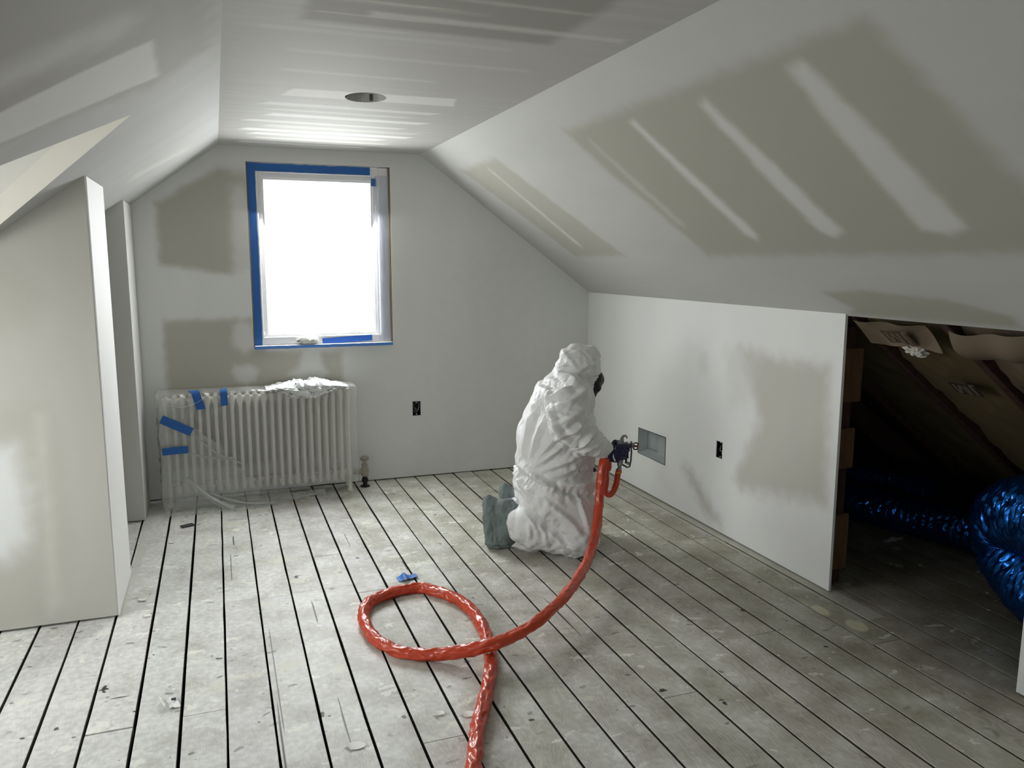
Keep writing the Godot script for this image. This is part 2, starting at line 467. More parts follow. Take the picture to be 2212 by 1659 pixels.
	quad(st, Vector3(-2.1, 3.2, -4.9), Vector3(0.2, 3.2, -4.9), Vector3(0.2, 3.2, NEAR + 0.2), Vector3(-2.1, 3.2, NEAR + 0.2), Vector3.DOWN)
	quad(st, Vector3(0.06, 2.28, -4.9), Vector3(0.06, 3.2, -4.9), Vector3(0.06, 3.2, NEAR + 0.2), Vector3(0.06, 2.28, NEAR + 0.2), Vector3.LEFT)
	quad(st, Vector3(-2.1, 0.71, -4.9), Vector3(0.06, 2.285, -4.9), Vector3(0.06, 3.2, -4.9), Vector3(-2.1, 3.2, -4.9), Vector3.BACK)
	struct("ceiling_dormer_roof", st.commit(), mat(Color(0.5, 0.48, 0.45), 0.9), "roof boards over the dormer, out of view", "roof")
	# closet partition: front face towards the viewer, then the return with its doorway, then the stub at the window wall
	var pp := []
	pp.append([poly([-1.1, 1.56, -0.80, 1.545, -0.69, 1.47, -0.655, 1.385, -0.715, 1.285, -0.82, 1.25, -1.1, 1.25]), B, 0.05, 0.75])
	pp.append([poly([-1.1, 0.99, -0.85, 0.975, -0.66, 0.965, -0.63, 0.75, -0.62, 0.45, -0.63, 0.30, -0.66, 0.18, -0.735, 0.02, -1.1, 0.02]), B, 0.035, 0.7])
	pp.append([poly([-1.1, 0.79, -0.80, 0.80, -0.77, 0.62, -0.78, 0.40, -0.86, 0.31, -1.1, 0.31]), P, 0.05, 0.9])
	pp.append([poly([-0.72, 0.92, -0.69, 0.92, -0.69, 0.10, -0.735, 0.05]), Color(0.83, 0.82, 0.78), 0.03, 0.5])
	var p0 := Vector2(-1.2, 0.0); var ps := Vector2(0.8, 2.0); B = Color(0.675, 0.665, 0.625); P = Color(0.79, 0.785, 0.765)
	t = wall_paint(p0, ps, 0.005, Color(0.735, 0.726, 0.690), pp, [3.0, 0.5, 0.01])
	var zp := -3.688
	var top := func(x: float) -> float: return HC + SL * (x - XCL) + 0.004
	var pm := coat(t)
	struct("wall_left_partition", slab(PackedVector2Array([Vector2(-1.82, 0.012), Vector2(XP - 0.008, 0.012), Vector2(XP - 0.008, top.call(XP - 0.008)), Vector2(-0.93, top.call(-0.93)), Vector2(-0.95, 3.0), Vector2(-1.82, 3.0)]), [], Vector3(0, 0, zp), Vector3(1, 0, 0), Vector3(0, 1, 0), 0.1, p0, ps), pm, "left partition facing the viewer with faint bare patches", "wall")
	st = mb()
	add_slab(st, poly([4.21, 0.004, 4.21, 1.884, 3.692, 1.884, 3.692, 0.010]), [], Vector3(XP, 0, 0), Vector3(0, 0, -1), Vector3(0, 1, 0), 0.1, Vector2.ZERO, Vector2.ONE)
	struct("trim_2", st.commit(), mat(Color(0.95, 0.95, 0.942), 0.6), "bright white end return of the left partition", "trim")
	st = mb()
	add_slab(st, poly([5.50, 0.006, 5.50, 1.884, 5.085, 1.884, 5.085, 0.006]), [], Vector3(XP, 0, 0), Vector3(0, 0, -1), Vector3(0, 1, 0), 0.095, Vector2.ZERO, Vector2.ONE)
	struct("wall_closet_stub", st.commit(), mat(Color(0.83, 0.83, 0.815), 0.7), "narrow closet wall stub standing against the window wall", "wall")
	st = mb()
	add_box(st, Vector3(-1.15, 0.7, -4.63), Vector3(0.05, 1.5, 1.74), 0.0)
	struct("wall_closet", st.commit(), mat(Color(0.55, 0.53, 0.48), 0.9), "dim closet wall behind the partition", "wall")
	# knee wall on the right, open to the eaves between the two pieces; (−z, y) so that the front faces the room
	var kp := []
	kp.append([mpoly([3.62, 1.09, 3.38, 1.075, 2.93, 1.075, 2.90, 0.42, 3.55, 0.31, 3.62, 0.36, 3.42, 0.72]), BOARD, 0.045, 0.8])
	kp.append([mpoly([3.75, 1.07, 3.45, 1.08, 3.50, 0.8, 3.68, 0.75]), Color(0.79, 0.785, 0.765), 0.05, 0.6])
	kp.append([mpoly([4.13, 0.30, 4.05, 0.30, 3.72, 0.06, 3.86, 0.06]), Color(0.68, 0.67, 0.64), 0.05, 0.8])
	kp.append([mpoly([4.0, 1.02, 3.92, 1.02, 3.92, 0.9, 4.0, 0.9]), Color(0.79, 0.785, 0.765), 0.04, 0.6])
	kp.append([mpoly([4.45, 0.26, 4.25, 0.15, 4.2, 0.05, 4.4, 0.1]), Color(0.80, 0.795, 0.775), 0.08, 0.5])
	var k0 := Vector2(-5.6, 0.0); var ks := Vector2(2.8, 1.36)
	t = wall_paint(k0, ks, 0.007, Color(0.858, 0.861, 0.848), kp, [2.0, 1.0, 0.012])
	var duct := mpoly([4.338, 0.250, 4.701, 0.258, 4.698, 0.434, 4.338, 0.438])
	var outlet := rect(-3.793, 0.438, -3.733, 0.535)
	struct("wall_right", slab(mpoly([5.52, 0.014, 5.52, KT + 0.006, 2.852, KT + 0.006, 2.845, 0.006]), [duct, outlet], Vector3(XR, 0, 0), Vector3(0, 0, 1), Vector3(0, 1, 0), 0.014, k0, ks), coat(t), "low knee wall on the right, primed white with a bare patch by the eaves opening", "wall")
	struct("wall_right_near", slab(mpoly([1.89, 0.008, 1.89, KT + 0.006, -NEAR, KT + 0.006, -NEAR, 0.008]), [], Vector3(XR, 0, 0), Vector3(0, 0, 1), Vector3(0, 1, 0), 0.014, k0, ks), M.primer, "knee wall piece on the near side of the eaves opening", "wall")
	# walls out of view that close the room
	struct("wall_near", slab(poly([1.8, -0.13, 1.8, 3.3, -3.6, 3.3, -3.6, -0.13]), [rect(-0.15, 0.78, 1.25, 1.92)], Vector3(0, 0, NEAR), Vector3(-1, 0, 0), Vector3(0, 1, 0), 0.1, Vector2.ZERO, Vector2.ONE), mat(Color(0.62, 0.60, 0.56), 0.9), "wall behind the viewer", "wall")
	struct("wall_left", slab(poly([5.7, -0.13, 5.7, 3.2, -NEAR - 0.1, 3.2, -NEAR - 0.1, -0.13]), [rect(2.05, 0.5, 3.45, 1.6)], Vector3(XL, 0, 0), Vector3(0, 0, -1), Vector3(0, 1, 0), 0.1, Vector2.ZERO, Vector2.ONE), M.primer, "left wall with the dormer window", "wall")

# an unseen window added behind the viewer, to fill in light from there
func added_rear_window() -> void:
	var st := mb()
	for y in [0.81, 1.89]: add_box(st, Vector3(-0.55, y, NEAR + 0.05), Vector3(1.4, 0.06, 0.08), 0.004)
	for x in [-1.22, -0.55, 0.12]: add_box(st, Vector3(x, 1.35, NEAR + 0.05), Vector3(0.06, 1.02, 0.08), 0.004)
	var o := struct("window_3", st.commit(), M.white, "white window added behind the viewer to fill in light", "window")
	var g := mat(Color(0.95, 0.98, 1.0, 0.06), 0.02); g.transparency = BaseMaterial3D.TRANSPARENCY_ALPHA
	for x in [-0.885, -0.215]: obj("pane", box(Vector3(0.61, 1.02, 0.004), Vector3(x, 1.35, NEAR + 0.05), 0.0), g, o)

# the dormer window on the left, outside the frame, that lights the near floor
func dormer_window() -> void:
	var st := mb()
	for y in [0.53, 1.57]: add_box(st, Vector3(XL - 0.05, y, -2.75), Vector3(0.08, 0.06, 1.4), 0.004)
	for z in [-3.42, -2.75, -2.08]: add_box(st, Vector3(XL - 0.05, 1.05, z), Vector3(0.08, 1.0, 0.06), 0.004)
	var o := struct("window_2", st.commit(), M.white, "white dormer window in the left wall", "window")
	var g := mat(Color(0.95, 0.98, 1.0, 0.06), 0.02); g.transparency = BaseMaterial3D.TRANSPARENCY_ALPHA
	for z in [-3.085, -2.415]: obj("pane", box(Vector3(0.004, 1.0, 0.62), Vector3(XL - 0.05, 1.05, z), 0.0), g, o)

# ------------------------------------------------------------------ old painted floorboards, each one a part of the floor
const FX0 := -1.0
const FZ0 := -5.55
const FW := 4.6
const FH := 3.85

func floor_paint() -> Array:
	var W := 1536; var Hh := 1284
	var px := FW / W
	var n1 := noise(0.012, 4, 21).get_image(W, Hh); n1.convert(Image.FORMAT_L8)
	var n2 := noise(0.085, 3, 22).get_image(W, Hh); n2.convert(Image.FORMAT_L8)
	var a := n1.get_data(); var b := n2.get_data()
	var col := PackedByteArray(); col.resize(W * Hh * 3)
	var hgt := PackedByteArray(); hgt.resize(W * Hh)
	var bare := PackedByteArray(); bare.resize(W * Hh)
	for y in Hh:
		var z := FZ0 + y * px
		for x in W:
			var i := y * W + x
			var wx := FX0 + x * px
			# the left of the room carries more paint, the right is barer and browner
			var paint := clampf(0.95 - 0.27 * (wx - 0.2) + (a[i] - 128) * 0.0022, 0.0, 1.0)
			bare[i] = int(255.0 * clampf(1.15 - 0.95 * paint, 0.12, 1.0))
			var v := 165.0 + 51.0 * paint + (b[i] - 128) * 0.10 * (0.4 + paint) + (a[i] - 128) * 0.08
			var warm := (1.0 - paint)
			v *= lerpf(1.0, 0.72, smoothstep(2.45, 3.15, wx))   # boards darken gradually in under the eaves
			col[i * 3] = clampi(int(v + 5.0 * warm), 0, 255)
			col[i * 3 + 1] = clampi(int(v - 1.0 * warm), 0, 255)
			col[i * 3 + 2] = clampi(int(v - 15.0 * warm - 2.0), 0, 255)
			hgt[i] = clampi(int(90 + (b[i] - 128) * 0.2), 0, 255)
	# splashes: compound and paint trodden in; more of them to the left
	var wob := noise(0.11, 2, 9)
	for k in 2600:
		var wx := FX0 + FW * pow(rng.randf(), 2.1); var wz := FZ0 + FH * rng.randf()
		var r := 0.004 + 0.020 * pow(rng.randf(), 3.0)
		if k < 60: r = rng.randf_range(0.018, 0.042)
		var st := rng.randf_range(0.6, 2.6)
		var tone: int = [246, 246, 246, 240, 236, 140, 128, 60][rng.randi() % 8]
		if tone < 100: r *= 0.4
		if tone < 200: r = minf(r, 0.010)
		stamp(col, hgt, W, Hh, px, wob, wx, wz, r * st, r / sqrt(st), rng.randf_range(-0.5, 0.5), Color8(tone, tone, tone - 7), rng.randf_range(0.3, 0.9))
	# marks that can be told apart
	for s in [[0.195, -3.01, 0.045, 0.045, 0.9], [0.375, -2.907, 0.035, 0.035, 0.8], [0.06, -2.98, 0.09, 0.022, 0.6], [-0.05, -2.93, 0.06, 0.03, 0.7], [1.55, -2.86, 0.06, 0.014, 0.8], [1.18, -2.40, 0.018, 0.02, 0.8],
			[0.30, -3.85, 0.06, 0.03, 0.8], [0.14, -3.62, 0.05, 0.03, 0.5], [0.02, -4.85, 0.055, 0.05, 0.8], [0.245, -4.16, 0.075, 0.05, 0.75], [2.35, -1.98, 0.03, 0.02, 0.5], [2.70, -2.02, 0.02, 0.03, 0.5], [1.95, -3.05, 0.07, 0.02, 0.5], [2.05, -3.95, 0.04, 0.018, 0.7], [1.72, -3.42, 0.09, 0.03, 0.55]]:
		stamp(col, hgt, W, Hh, px, wob, s[0], s[1], s[2], s[3], 0.1, Color8(222, 220, 208), s[4])
	for s in [[2.483, -2.705, 0.035, 0.06], [2.525, -2.53, 0.045, 0.065]]:
		stamp(col, hgt, W, Hh, px, null, s[0], s[1], s[2], s[3], 0.2, Color8(232, 226, 205), 1.0)
	# splits in the boards and scuffs
	for s in [[0.138, -2.95, 0.0022, 0.42], [0.128, -2.45, 0.0025, 0.35], [-0.40, -2.98, 0.035, 0.004], [0.335, -2.55, 0.002, 0.18], [1.36, -3.05, 0.004, 0.22], [0.62, -4.35, 0.002, 0.12], [0.84, -3.86, 0.0022, 0.09], [2.57, -3.55, 0.003, 0.22], [0.02, -4.55, 0.002, 0.10], [0.0, -4.15, 0.0018, 0.2], [0.34, -3.46, 0.002, 0.15]]:
		stamp(col, hgt, W, Hh, px, null, s[0], s[1], maxf(s[2], px * 0.9), s[3], 0.0, Color8(52, 48, 42), 0.85)
	for s in [[1.46, -2.36, 0.012, 0.016], [1.62, -2.20, 0.008, 0.011], [2.15, -2.82, 0.011, 0.011], [2.26, -2.42, 0.008, 0.008], [0.99, -3.45, 0.006, 0.007], [0.27, -2.62, 0.008, 0.02], [-0.46, -3.06, 0.012, 0.02], [0.30, -3.90, 0.008, 0.018], [0.63, -4.05, 0.012, 0.009], [1.20, -4.62, 0.009, 0.008], [1.15, -4.05, 0.010, 0.008]]:
		stamp(col, hgt, W, Hh, px, wob, s[0], s[1], s[2], s[3], 0.0, Color8(40, 37, 33), 0.95)
	# overspray along the foot of the walls
	var e := noise(0.03, 3, 31)
	for y in Hh:
		var z := FZ0 + y * px
		for x in W:
			var wx := FX0 + x * px
			var d := 9.0
			if z < -2.55 and wx < 2.70: d = absf(2.66 - wx) - 0.065
			if wx > 0.8 and wx < 2.7: d = minf(d, z + 5.51 - 0.07)
			if wx > -0.47 and wx < -0.3 and z < -3.69: d = minf(d, wx + 0.46)
			if z > -2.87 and wx > 2.45: d = minf(d, 0.06 + absf(wx - 2.66) - 0.0 + maxf(0.0, z + 2.8) * 0.7)
			if d < 0.12:
				var m := (1.0 - smoothstep(0.0, 0.045, d + e.get_noise_2d(x, y) * 0.05)) * 0.8
				var i := (y * W + x) * 3
				col[i] = int(lerpf(col[i], 205.0, m)); col[i + 1] = int(lerpf(col[i + 1], 205.0, m)); col[i + 2] = int(lerpf(col[i + 2], 198.0, m))
	return [ImageTexture.create_from_image(Image.create_from_data(W, Hh, false, Image.FORMAT_RGB8, col)), ImageTexture.create_from_image(Image.create_from_data(W, Hh, false, Image.FORMAT_L8, hgt)), ImageTexture.create_from_image(Image.create_from_data(W, Hh, false, Image.FORMAT_L8, bare))]

func stamp(col: PackedByteArray, hgt: PackedByteArray, W: int, Hh: int, px: float, wob: FastNoiseLite, wx: float, wz: float, rx: float, rz: float, turn: float, c: Color, strength: float) -> void:
	var R := maxf(rx, rz) * 1.5
	var ca := cos(turn); var sa := sin(turn)
	for y in range(maxi(0, int((wz - R - FZ0) / px)), mini(Hh, int((wz + R - FZ0) / px) + 2)):
		for x in range(maxi(0, int((wx - R - FX0) / px)), mini(W, int((wx + R - FX0) / px) + 2)):
			var dx := FX0 + x * px - wx; var dz := FZ0 + y * px - wz
			var u := (dx * ca + dz * sa) / rx; var v := (dz * ca - dx * sa) / rz
			var d := sqrt(u * u + v * v)
			if wob: d += wob.get_noise_2d(x, y) * 0.9
			var m := (1.0 - smoothstep(0.75, 1.05, d)) * strength
			if m > 0.01:
				var i := (y * W + x)
				col[i * 3] = int(lerpf(col[i * 3], c.r8, m)); col[i * 3 + 1] = int(lerpf(col[i * 3 + 1], c.g8, m)); col[i * 3 + 2] = int(lerpf(col[i * 3 + 2], c.b8, m))
				hgt[i] = mini(255, hgt[i] + int(70 * m))

func wood_grain(W: int, Hh: int, lo: Color, hi: Color, rings: float) -> ImageTexture:
	# rings of a flat-sawn board: distance to a wandering heart, contoured
	var warp := noise(1.0, 3, 41); var fine := noise(1.0, 2, 43)
	var by := PackedByteArray(); by.resize(W * Hh * 3)
	var heart := PackedFloat32Array(); heart.resize(Hh); var lift := PackedFloat32Array(); lift.resize(Hh)
	for y in Hh:
		heart[y] = warp.get_noise_1d(y * 0.006) * 1.2; lift[y] = warp.get_noise_1d(500.0 + y * 0.012) * 0.5
	for y in Hh:
		for x in W:
			var u := float(x) / W * 4.0      # four boards side by side
			var bu := u - floorf(u) - 0.5
			var board := floorf(u)
			var c := (bu - heart[y] * 0.22 + 0.25 * (board - 1.5) * 0.6)
			var r := sqrt(c * c + 0.02) * rings + lift[(y + int(board) * 211) % Hh] * rings * 0.28 + warp.get_noise_2d(x * 0.02 + board * 40.0, y * 0.004) * 1.2
			var t := r - floorf(r)
			var g := smoothstep(0.0, 0.75, t) * (1.0 - smoothstep(0.86, 1.0, t))
			g = 1.0 - 0.75 * g + 0.28 * fine.get_noise_2d(x * 0.55, y * 0.012)
			var k := clampf(g, 0.0, 1.0)
			var i := (y * W + x) * 3
			by[i] = int(255.0 * lerpf(lo.r, hi.r, k)); by[i + 1] = int(255.0 * lerpf(lo.g, hi.g, k)); by[i + 2] = int(255.0 * lerpf(lo.b, hi.b, k))
	return ImageTexture.create_from_image(Image.create_from_data(W, Hh, false, Image.FORMAT_RGB8, by))

func floor_boards() -> void:
	var tx := floor_paint()
	var m := StandardMaterial3D.new()
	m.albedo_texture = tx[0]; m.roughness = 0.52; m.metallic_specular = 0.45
	m.vertex_color_use_as_albedo = true
	m.heightmap_enabled = true; m.heightmap_texture = tx[1]; m.heightmap_scale = 0.12
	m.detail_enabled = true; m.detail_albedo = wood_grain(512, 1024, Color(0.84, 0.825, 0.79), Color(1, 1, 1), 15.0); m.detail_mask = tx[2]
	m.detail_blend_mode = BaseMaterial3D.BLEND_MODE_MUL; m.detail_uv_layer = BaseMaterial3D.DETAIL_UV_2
	M.plank = m
	var root := Node3D.new(); root.name = "floor"; add_child(root)
	tag(root, "old wide floorboards worn grey, spattered with white paint and compound", "floor", "", "structure")
	obj("subfloor", box(Vector3(6.6, 0.04, 7.0), Vector3(1.2, -0.085, -2.2), 0.0), mat(Color(0.035, 0.032, 0.03), 0.95), root)
	var gaps := [-0.776, -0.631, -0.484, -0.331, -0.184, -0.037, 0.115, 0.262, 0.409, 0.556, 0.702, 0.850, 0.997, 1.143, 1.290, 1.430, 1.578, 1.724, 1.873, 2.019, 2.163, 2.311, 2.456]
	while gaps[0] > -1.8: gaps.push_front(gaps[0] - rng.randf_range(0.143, 0.151))
	while gaps[-1] < 4.35: gaps.append(gaps[-1] + rng.randf_range(0.143, 0.151))
	var joint := {-0.403: [-2.752], -0.11: [-2.764], 0.04: [-3.695], 0.19: [-3.683], 0.34: [-3.70], 0.48: [-3.70, -4.14], 0.63: [-3.60, -2.332], 1.07: [-3.72], 1.21: [-3.74], 1.36: [-3.735], 0.78: [-4.16], 1.5: [-2.3], 1.8: [-4.45], 1.95: [-4.3], 2.09: [-2.6], 2.38: [-3.72], 2.53: [-2.362], 2.75: [-3.6], 2.6: [-3.7], -0.26: [-4.7]}
	var edge := noise(3.0, 3, 77)
	for k in gaps.size() - 1:
		var a: float = gaps[k]; var b: float = gaps[k + 1]; var mid := (a + b) * 0.5
		var cuts := [NEAR]
		for j in joint:
			if absf(j - mid) < 0.074: cuts.append_array(joint[j])
		cuts.append(D - 0.03); cuts.sort(); cuts.reverse()
		for c in cuts.size() - 1:
			var z1: float = cuts[c] - ((0.007 if absf(mid + 0.403) < 0.07 else 0.0015) if c > 0 else 0.0); var z0: float = cuts[c + 1] + 0.0015
			var g := 0.0034 + 0.0026 * absf(edge.get_noise_1d(k * 7.3)) * 2.0
			var g0 := 0.005 if k in [8, 9] else g
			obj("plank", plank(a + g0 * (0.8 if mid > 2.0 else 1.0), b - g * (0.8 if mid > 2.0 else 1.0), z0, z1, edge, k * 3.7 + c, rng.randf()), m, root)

func plank(x0: float, x1: float, z0: float, z1: float, edge: FastNoiseLite, sd: float, tone: float) -> Mesh:
	var st := mb()
	var n := clampi(int((z1 - z0) / 0.16), 1, 24)
	var tint := Color(0.88 + 0.10 * tone, 0.88 + 0.10 * tone - 0.012 * sin(sd * 3.0), 0.87 + 0.10 * tone - 0.018 * (1.0 + sin(sd * 1.7)))
	var gap_shade := Color(0.16, 0.14, 0.12)   # shade painted on the side faces so the board gaps read dark
	var lift := 0.0018 * sin(sd * 5.1)
	var uo := Vector2(floorf(fmod(absf(sd) * 1.37, 4.0)) / 4.0, fmod(absf(sd) * 0.377, 1.0))
	var rows := []
	for i in n + 1:
		var z := lerpf(z0, z1, float(i) / n)
		var ja := 0.0022 * edge.get_noise_2d(sd, z * 1.3); var jb := 0.0022 * edge.get_noise_2d(sd + 50.0, z * 1.3)
		var a := x0 + ja; var b := x1 + jb
		var zz := z + (0.0018 if i == 0 else (-0.0018 if i == n else 0.0))
		rows.append([Vector3(a, lift - 0.032, z), Vector3(a, lift - 0.0014, z), Vector3(a + 0.0013, lift, zz), Vector3(b - 0.0013, lift, zz), Vector3(b, lift - 0.0014, z), Vector3(b, lift - 0.032, z)])
	var side := [Vector3.LEFT, Vector3(-0.7, 0.7, 0), Vector3.UP, Vector3(0.7, 0.7, 0), Vector3.RIGHT]
	for i in n:
		for j in 5:
			var q := [rows[i][j], rows[i][j + 1], rows[i + 1][j + 1], rows[i + 1][j]]
			var order := [0, 1, 2, 0, 2, 3]
			if (q[1] - q[0]).cross(q[2] - q[0]).dot(side[j]) > 0.0: order = [0, 2, 1, 0, 3, 2]
			for o in order: plank_vertex(st, q[o], side[j], tint if j > 0 and j < 4 else gap_shade, x0, uo)
	for e in [0, n]:
		var nn := Vector3.FORWARD if e == 0 else Vector3.BACK
		for t in [[0, 1, 4], [0, 4, 5], [1, 2, 3], [1, 3, 4]]:
			var q: Array = [rows[e][t[0]], rows[e][t[1]], rows[e][t[2]]]
			if (q[1] - q[0]).cross(q[2] - q[0]).dot(nn) > 0.0: q = [q[0], q[2], q[1]]
			for p in q: plank_vertex(st, p, nn, tint, x0, uo)
	return st.commit()

func plank_vertex(st: SurfaceTool, p: Vector3, n: Vector3, tint: Color, x0: float, uo: Vector2) -> void:
	st.set_normal(n); st.set_color(tint)
	# beyond the painted map it runs on mirrored
	st.set_uv(Vector2(1.0 - absf(1.0 - absf((p.x - FX0) / FW)), 1.0 - absf(1.0 - absf((p.z - FZ0) / FH))))
	st.set_uv2(Vector2(uo.x + (p.x - x0) / 0.147 * 0.25, uo.y + p.z / 2.6))
	st.add_vertex(p)

# ------------------------------------------------------------------ the gable window, its frame masked with blue tape
func window_unit() -> void:
	var o := Node3D.new(); o.name = "window_1"; add_child(o); o.position = Vector3(0, 0, D)
	tag(o, "bright white-framed window over the radiator, masked round with blue tape", "window", "", "structure")
	var X0 := 0.220; var X1 := 1.144; var Y0 := 0.976; var Y1 := 2.173
	# rough opening: bare wood edge and drywall edge
	var wood := mat(Color(0.50, 0.41, 0.31), 0.8)
	for s in [[X0 - 0.001, 0.004], [X1 - 0.006, 0.008]]:
		obj("wood_jamb", box(Vector3(s[1], Y1 - Y0, 0.10), Vector3(s[0] + s[1] * 0.5, (Y0 + Y1) * 0.5, -0.055), 0.001), wood, o)
	var fm := mat(Color(0.87, 0.87, 0.87), 0.35)
	# outer frame
	var z := -0.045
	obj("frame_left", box(Vector3(0.062, Y1 - Y0, 0.05), Vector3(X0 + 0.034, (Y0 + Y1) * 0.5, z), 0.003), fm, o)
	obj("frame_right", box(Vector3(0.070, Y1 - Y0, 0.05), Vector3(X1 - 0.043, (Y0 + Y1) * 0.5, z), 0.003), fm, o)
	obj("frame_head", box(Vector3(X1 - X0 - 0.012, 0.055, 0.05), Vector3((X0 + X1) * 0.5, Y1 - 0.03, z - 0.002), 0.003), fm, o)
	obj("frame_foot", box(Vector3(X1 - X0 - 0.012, 0.052, 0.05), Vector3((X0 + X1) * 0.5, Y0 + 0.042, z - 0.003), 0.003), fm, o)
	obj("sill", box(Vector3(X1 - X0 - 0.002, 0.018, 0.10), Vector3((X0 + X1) * 0.5, Y0 + 0.006, -0.022), 0.004), fm, o)
	# sash, stepped back twice
	var sx0 := X0 + 0.062; var sx1 := X1 - 0.075; var sy0 := Y0 + 0.052; var sy1 := Y1 - 0.055
	for s in [[0.034, -0.075, 0.0], [0.016, -0.092, 0.026]]:
		var w: float = s[0]; var zz: float = s[1]; var i: float = s[2]
		obj("sash_stile", box(Vector3(w, sy1 - sy0 - i * 2, 0.035), Vector3(sx0 + i + w * 0.5, (sy0 + sy1) * 0.5, zz), 0.003), fm, o)
		obj("sash_stile", box(Vector3(w, sy1 - sy0 - i * 2, 0.035), Vector3(sx1 - i - w * 0.5, (sy0 + sy1) * 0.5, zz), 0.003), fm, o)
		obj("sash_rail", box(Vector3(sx1 - sx0 - i * 2, w, 0.035), Vector3((sx0 + sx1) * 0.5, sy1 - i - w * 0.5, zz - 0.0015), 0.003), fm, o)
		obj("sash_rail", box(Vector3(sx1 - sx0 - i * 2, w, 0.035), Vector3((sx0 + sx1) * 0.5, sy0 + i + w * 0.5, zz - 0.0015), 0.003), fm, o)
	var g := mat(Color(0.95, 0.98, 1.0, 0.05), 0.02); g.transparency = BaseMaterial3D.TRANSPARENCY_ALPHA
	obj("pane", box(Vector3(sx1 - sx0 - 0.05, sy1 - sy0 - 0.05, 0.005), Vector3((sx0 + sx1) * 0.5, (sy0 + sy1) * 0.5, -0.10), 0.0), g, o)
	# latches and small hardware on the right stile
	obj("latch", box(Vector3(0.016, 0.06, 0.02), Vector3(sx1 - 0.008, 1.90, -0.05), 0.004), M.white, o)
	obj("hinge", box(Vector3(0.012, 0.03, 0.012), Vector3(sx0 + 0.004, 1.065, -0.052), 0.003), M.white, o)
	obj("hinge", box(Vector3(0.012, 0.03, 0.012), Vector3(sx1 - 0.004, 1.065, -0.052), 0.003), M.white, o)
	# strips of masking tape; each follows the frame face with a little ripple
	strip("masking_tape", Vector3(X0 + 0.027, 1.575, D - 0.0185), Vector3(0.052, 1.19, 0), 0.006, M.tape, "blue masking tape down the left side of the window frame")
	strip("masking_tape", Vector3(0.625, Y1 - 0.027, D - 0.018), Vector3(0.78, 0.050, 0), 0.007, M.tape, "blue masking tape across the top of the window frame")
	strip("masking_tape", Vector3(0.835, Y0 + 0.038, D - 0.0215), Vector3(0.34, 0.040, 0), 0.004, mat(Color(0.16, 0.40, 0.78), 0.6), "short blue masking tape on the window sill right of the crumpled wad", 0.05)
	strip("masking_tape", Vector3(0.68, Y0 + 0.004, D + 0.0290), Vector3(0.92, 0.020, 0), 0.005, mat(Color(0.32, 0.52, 0.82), 0.6), "light blue masking tape along the bottom edge of the window opening")
	strip("masking_tape", Vector3(1.040, 2.075, D - 0.018), Vector3(0.040, 0.050, 0), 0.004, mat(Color(0.22, 0.40, 0.62), 0.6), "scrap of blue tape on the upper right corner of the window frame")
	# thin film of masking plastic over the right stile
	var st := mb(); var gr := []
	var nz := noise(14.0, 3, 8)
	for i in 25:
		var row := []
		for j in 7:
			var y := lerpf(2.12, 1.0, i / 24.0); var x := lerpf(1.050, 1.137, j / 6.0)
			row.append(Vector3(x, y, D - 0.012 + 0.007 * nz.get_noise_2d(x * 2.5, y * 0.6)))
		gr.append(row)
	add_sheet(st, gr)
	var fm2 := mat(Color(0.78, 0.80, 0.86, 0.45), 0.25); fm2.transparency = BaseMaterial3D.TRANSPARENCY_ALPHA; fm2.cull_mode = BaseMaterial3D.CULL_DISABLED
	tag(obj("masking_film", st.commit(), fm2), "thin translucent masking film over the right stile of the window", "film")
	# crumpled wad on the sill
	st = mb()
	crumple(st, Vector3(0.565, Y0 + 0.038, D + 0.002), Vector3(0.066, 0.028, 0.022), 91, 0.5)
	tag(obj("plastic_wad", st.commit(), M.white), "small crumpled white plastic wad lying on the window sill", "plastic")

# a rippled strip of tape centred at c; size.x along the wall, size.y up, facing the room
func strip(called: String, c: Vector3, size: Vector3, ripple: float, m: Material, label: String, turn := 0.0) -> void:
	var st := mb(); var g := []
	var nz := noise(9.0, 2, int(absf(c.x * 991.0 + c.y * 77.0)))
	var R := maxi(2, int(size.y / 0.03) + 1); var C := maxi(2, int(size.x / 0.03) + 1)
	for i in R + 1:
		var row := []
		for j in C + 1:
			var u := float(j) / C - 0.5; var v := 0.5 - float(i) / R
			var p := Vector3(u * size.x, v * size.y, 0).rotated(Vector3(0, 0, 1), turn)
			var q := c + p
			if size.y > size.x: p.x += 0.35 * ripple * nz.get_noise_1d(q.y * 2.0)
			else: p.y += 0.35 * ripple * nz.get_noise_1d(q.x * 2.0)
			row.append(c + p + Vector3(0, 0, 0.25 * ripple * (1.0 + nz.get_noise_2d(q.x * 2.0, q.y * 2.0))))
		g.append(row)
	add_sheet(st, g, 0.0006)
	tag(obj(called, st.commit(), m), label, "tape", "blue masking tape strips")

# a crumpled lump: a sphere grid with folded displacement
func crumple(st: SurfaceTool, c: Vector3, r: Vector3, sd: int, amount: float) -> void:
	var nz := noise(2.2, 3, sd); var g := []
	for i in 17:
		var row := []
		var th := PI * i / 16.0
		for j in 33:
			var ph := TAU * j / 32.0
			var d := Vector3(sin(th) * cos(ph), cos(th), sin(th) * sin(ph))
			var k := 1.0 + amount * (0.5 - 1.6 * absf(nz.get_noise_3dv(d))) + 0.2 * amount * nz.get_noise_3dv(d * 4.0)
			var p := d * r * k
			p.y = maxf(p.y, -r.y * 0.8)
			row.append(c + p)
		g.append(row)
	add_sheet(st, g)

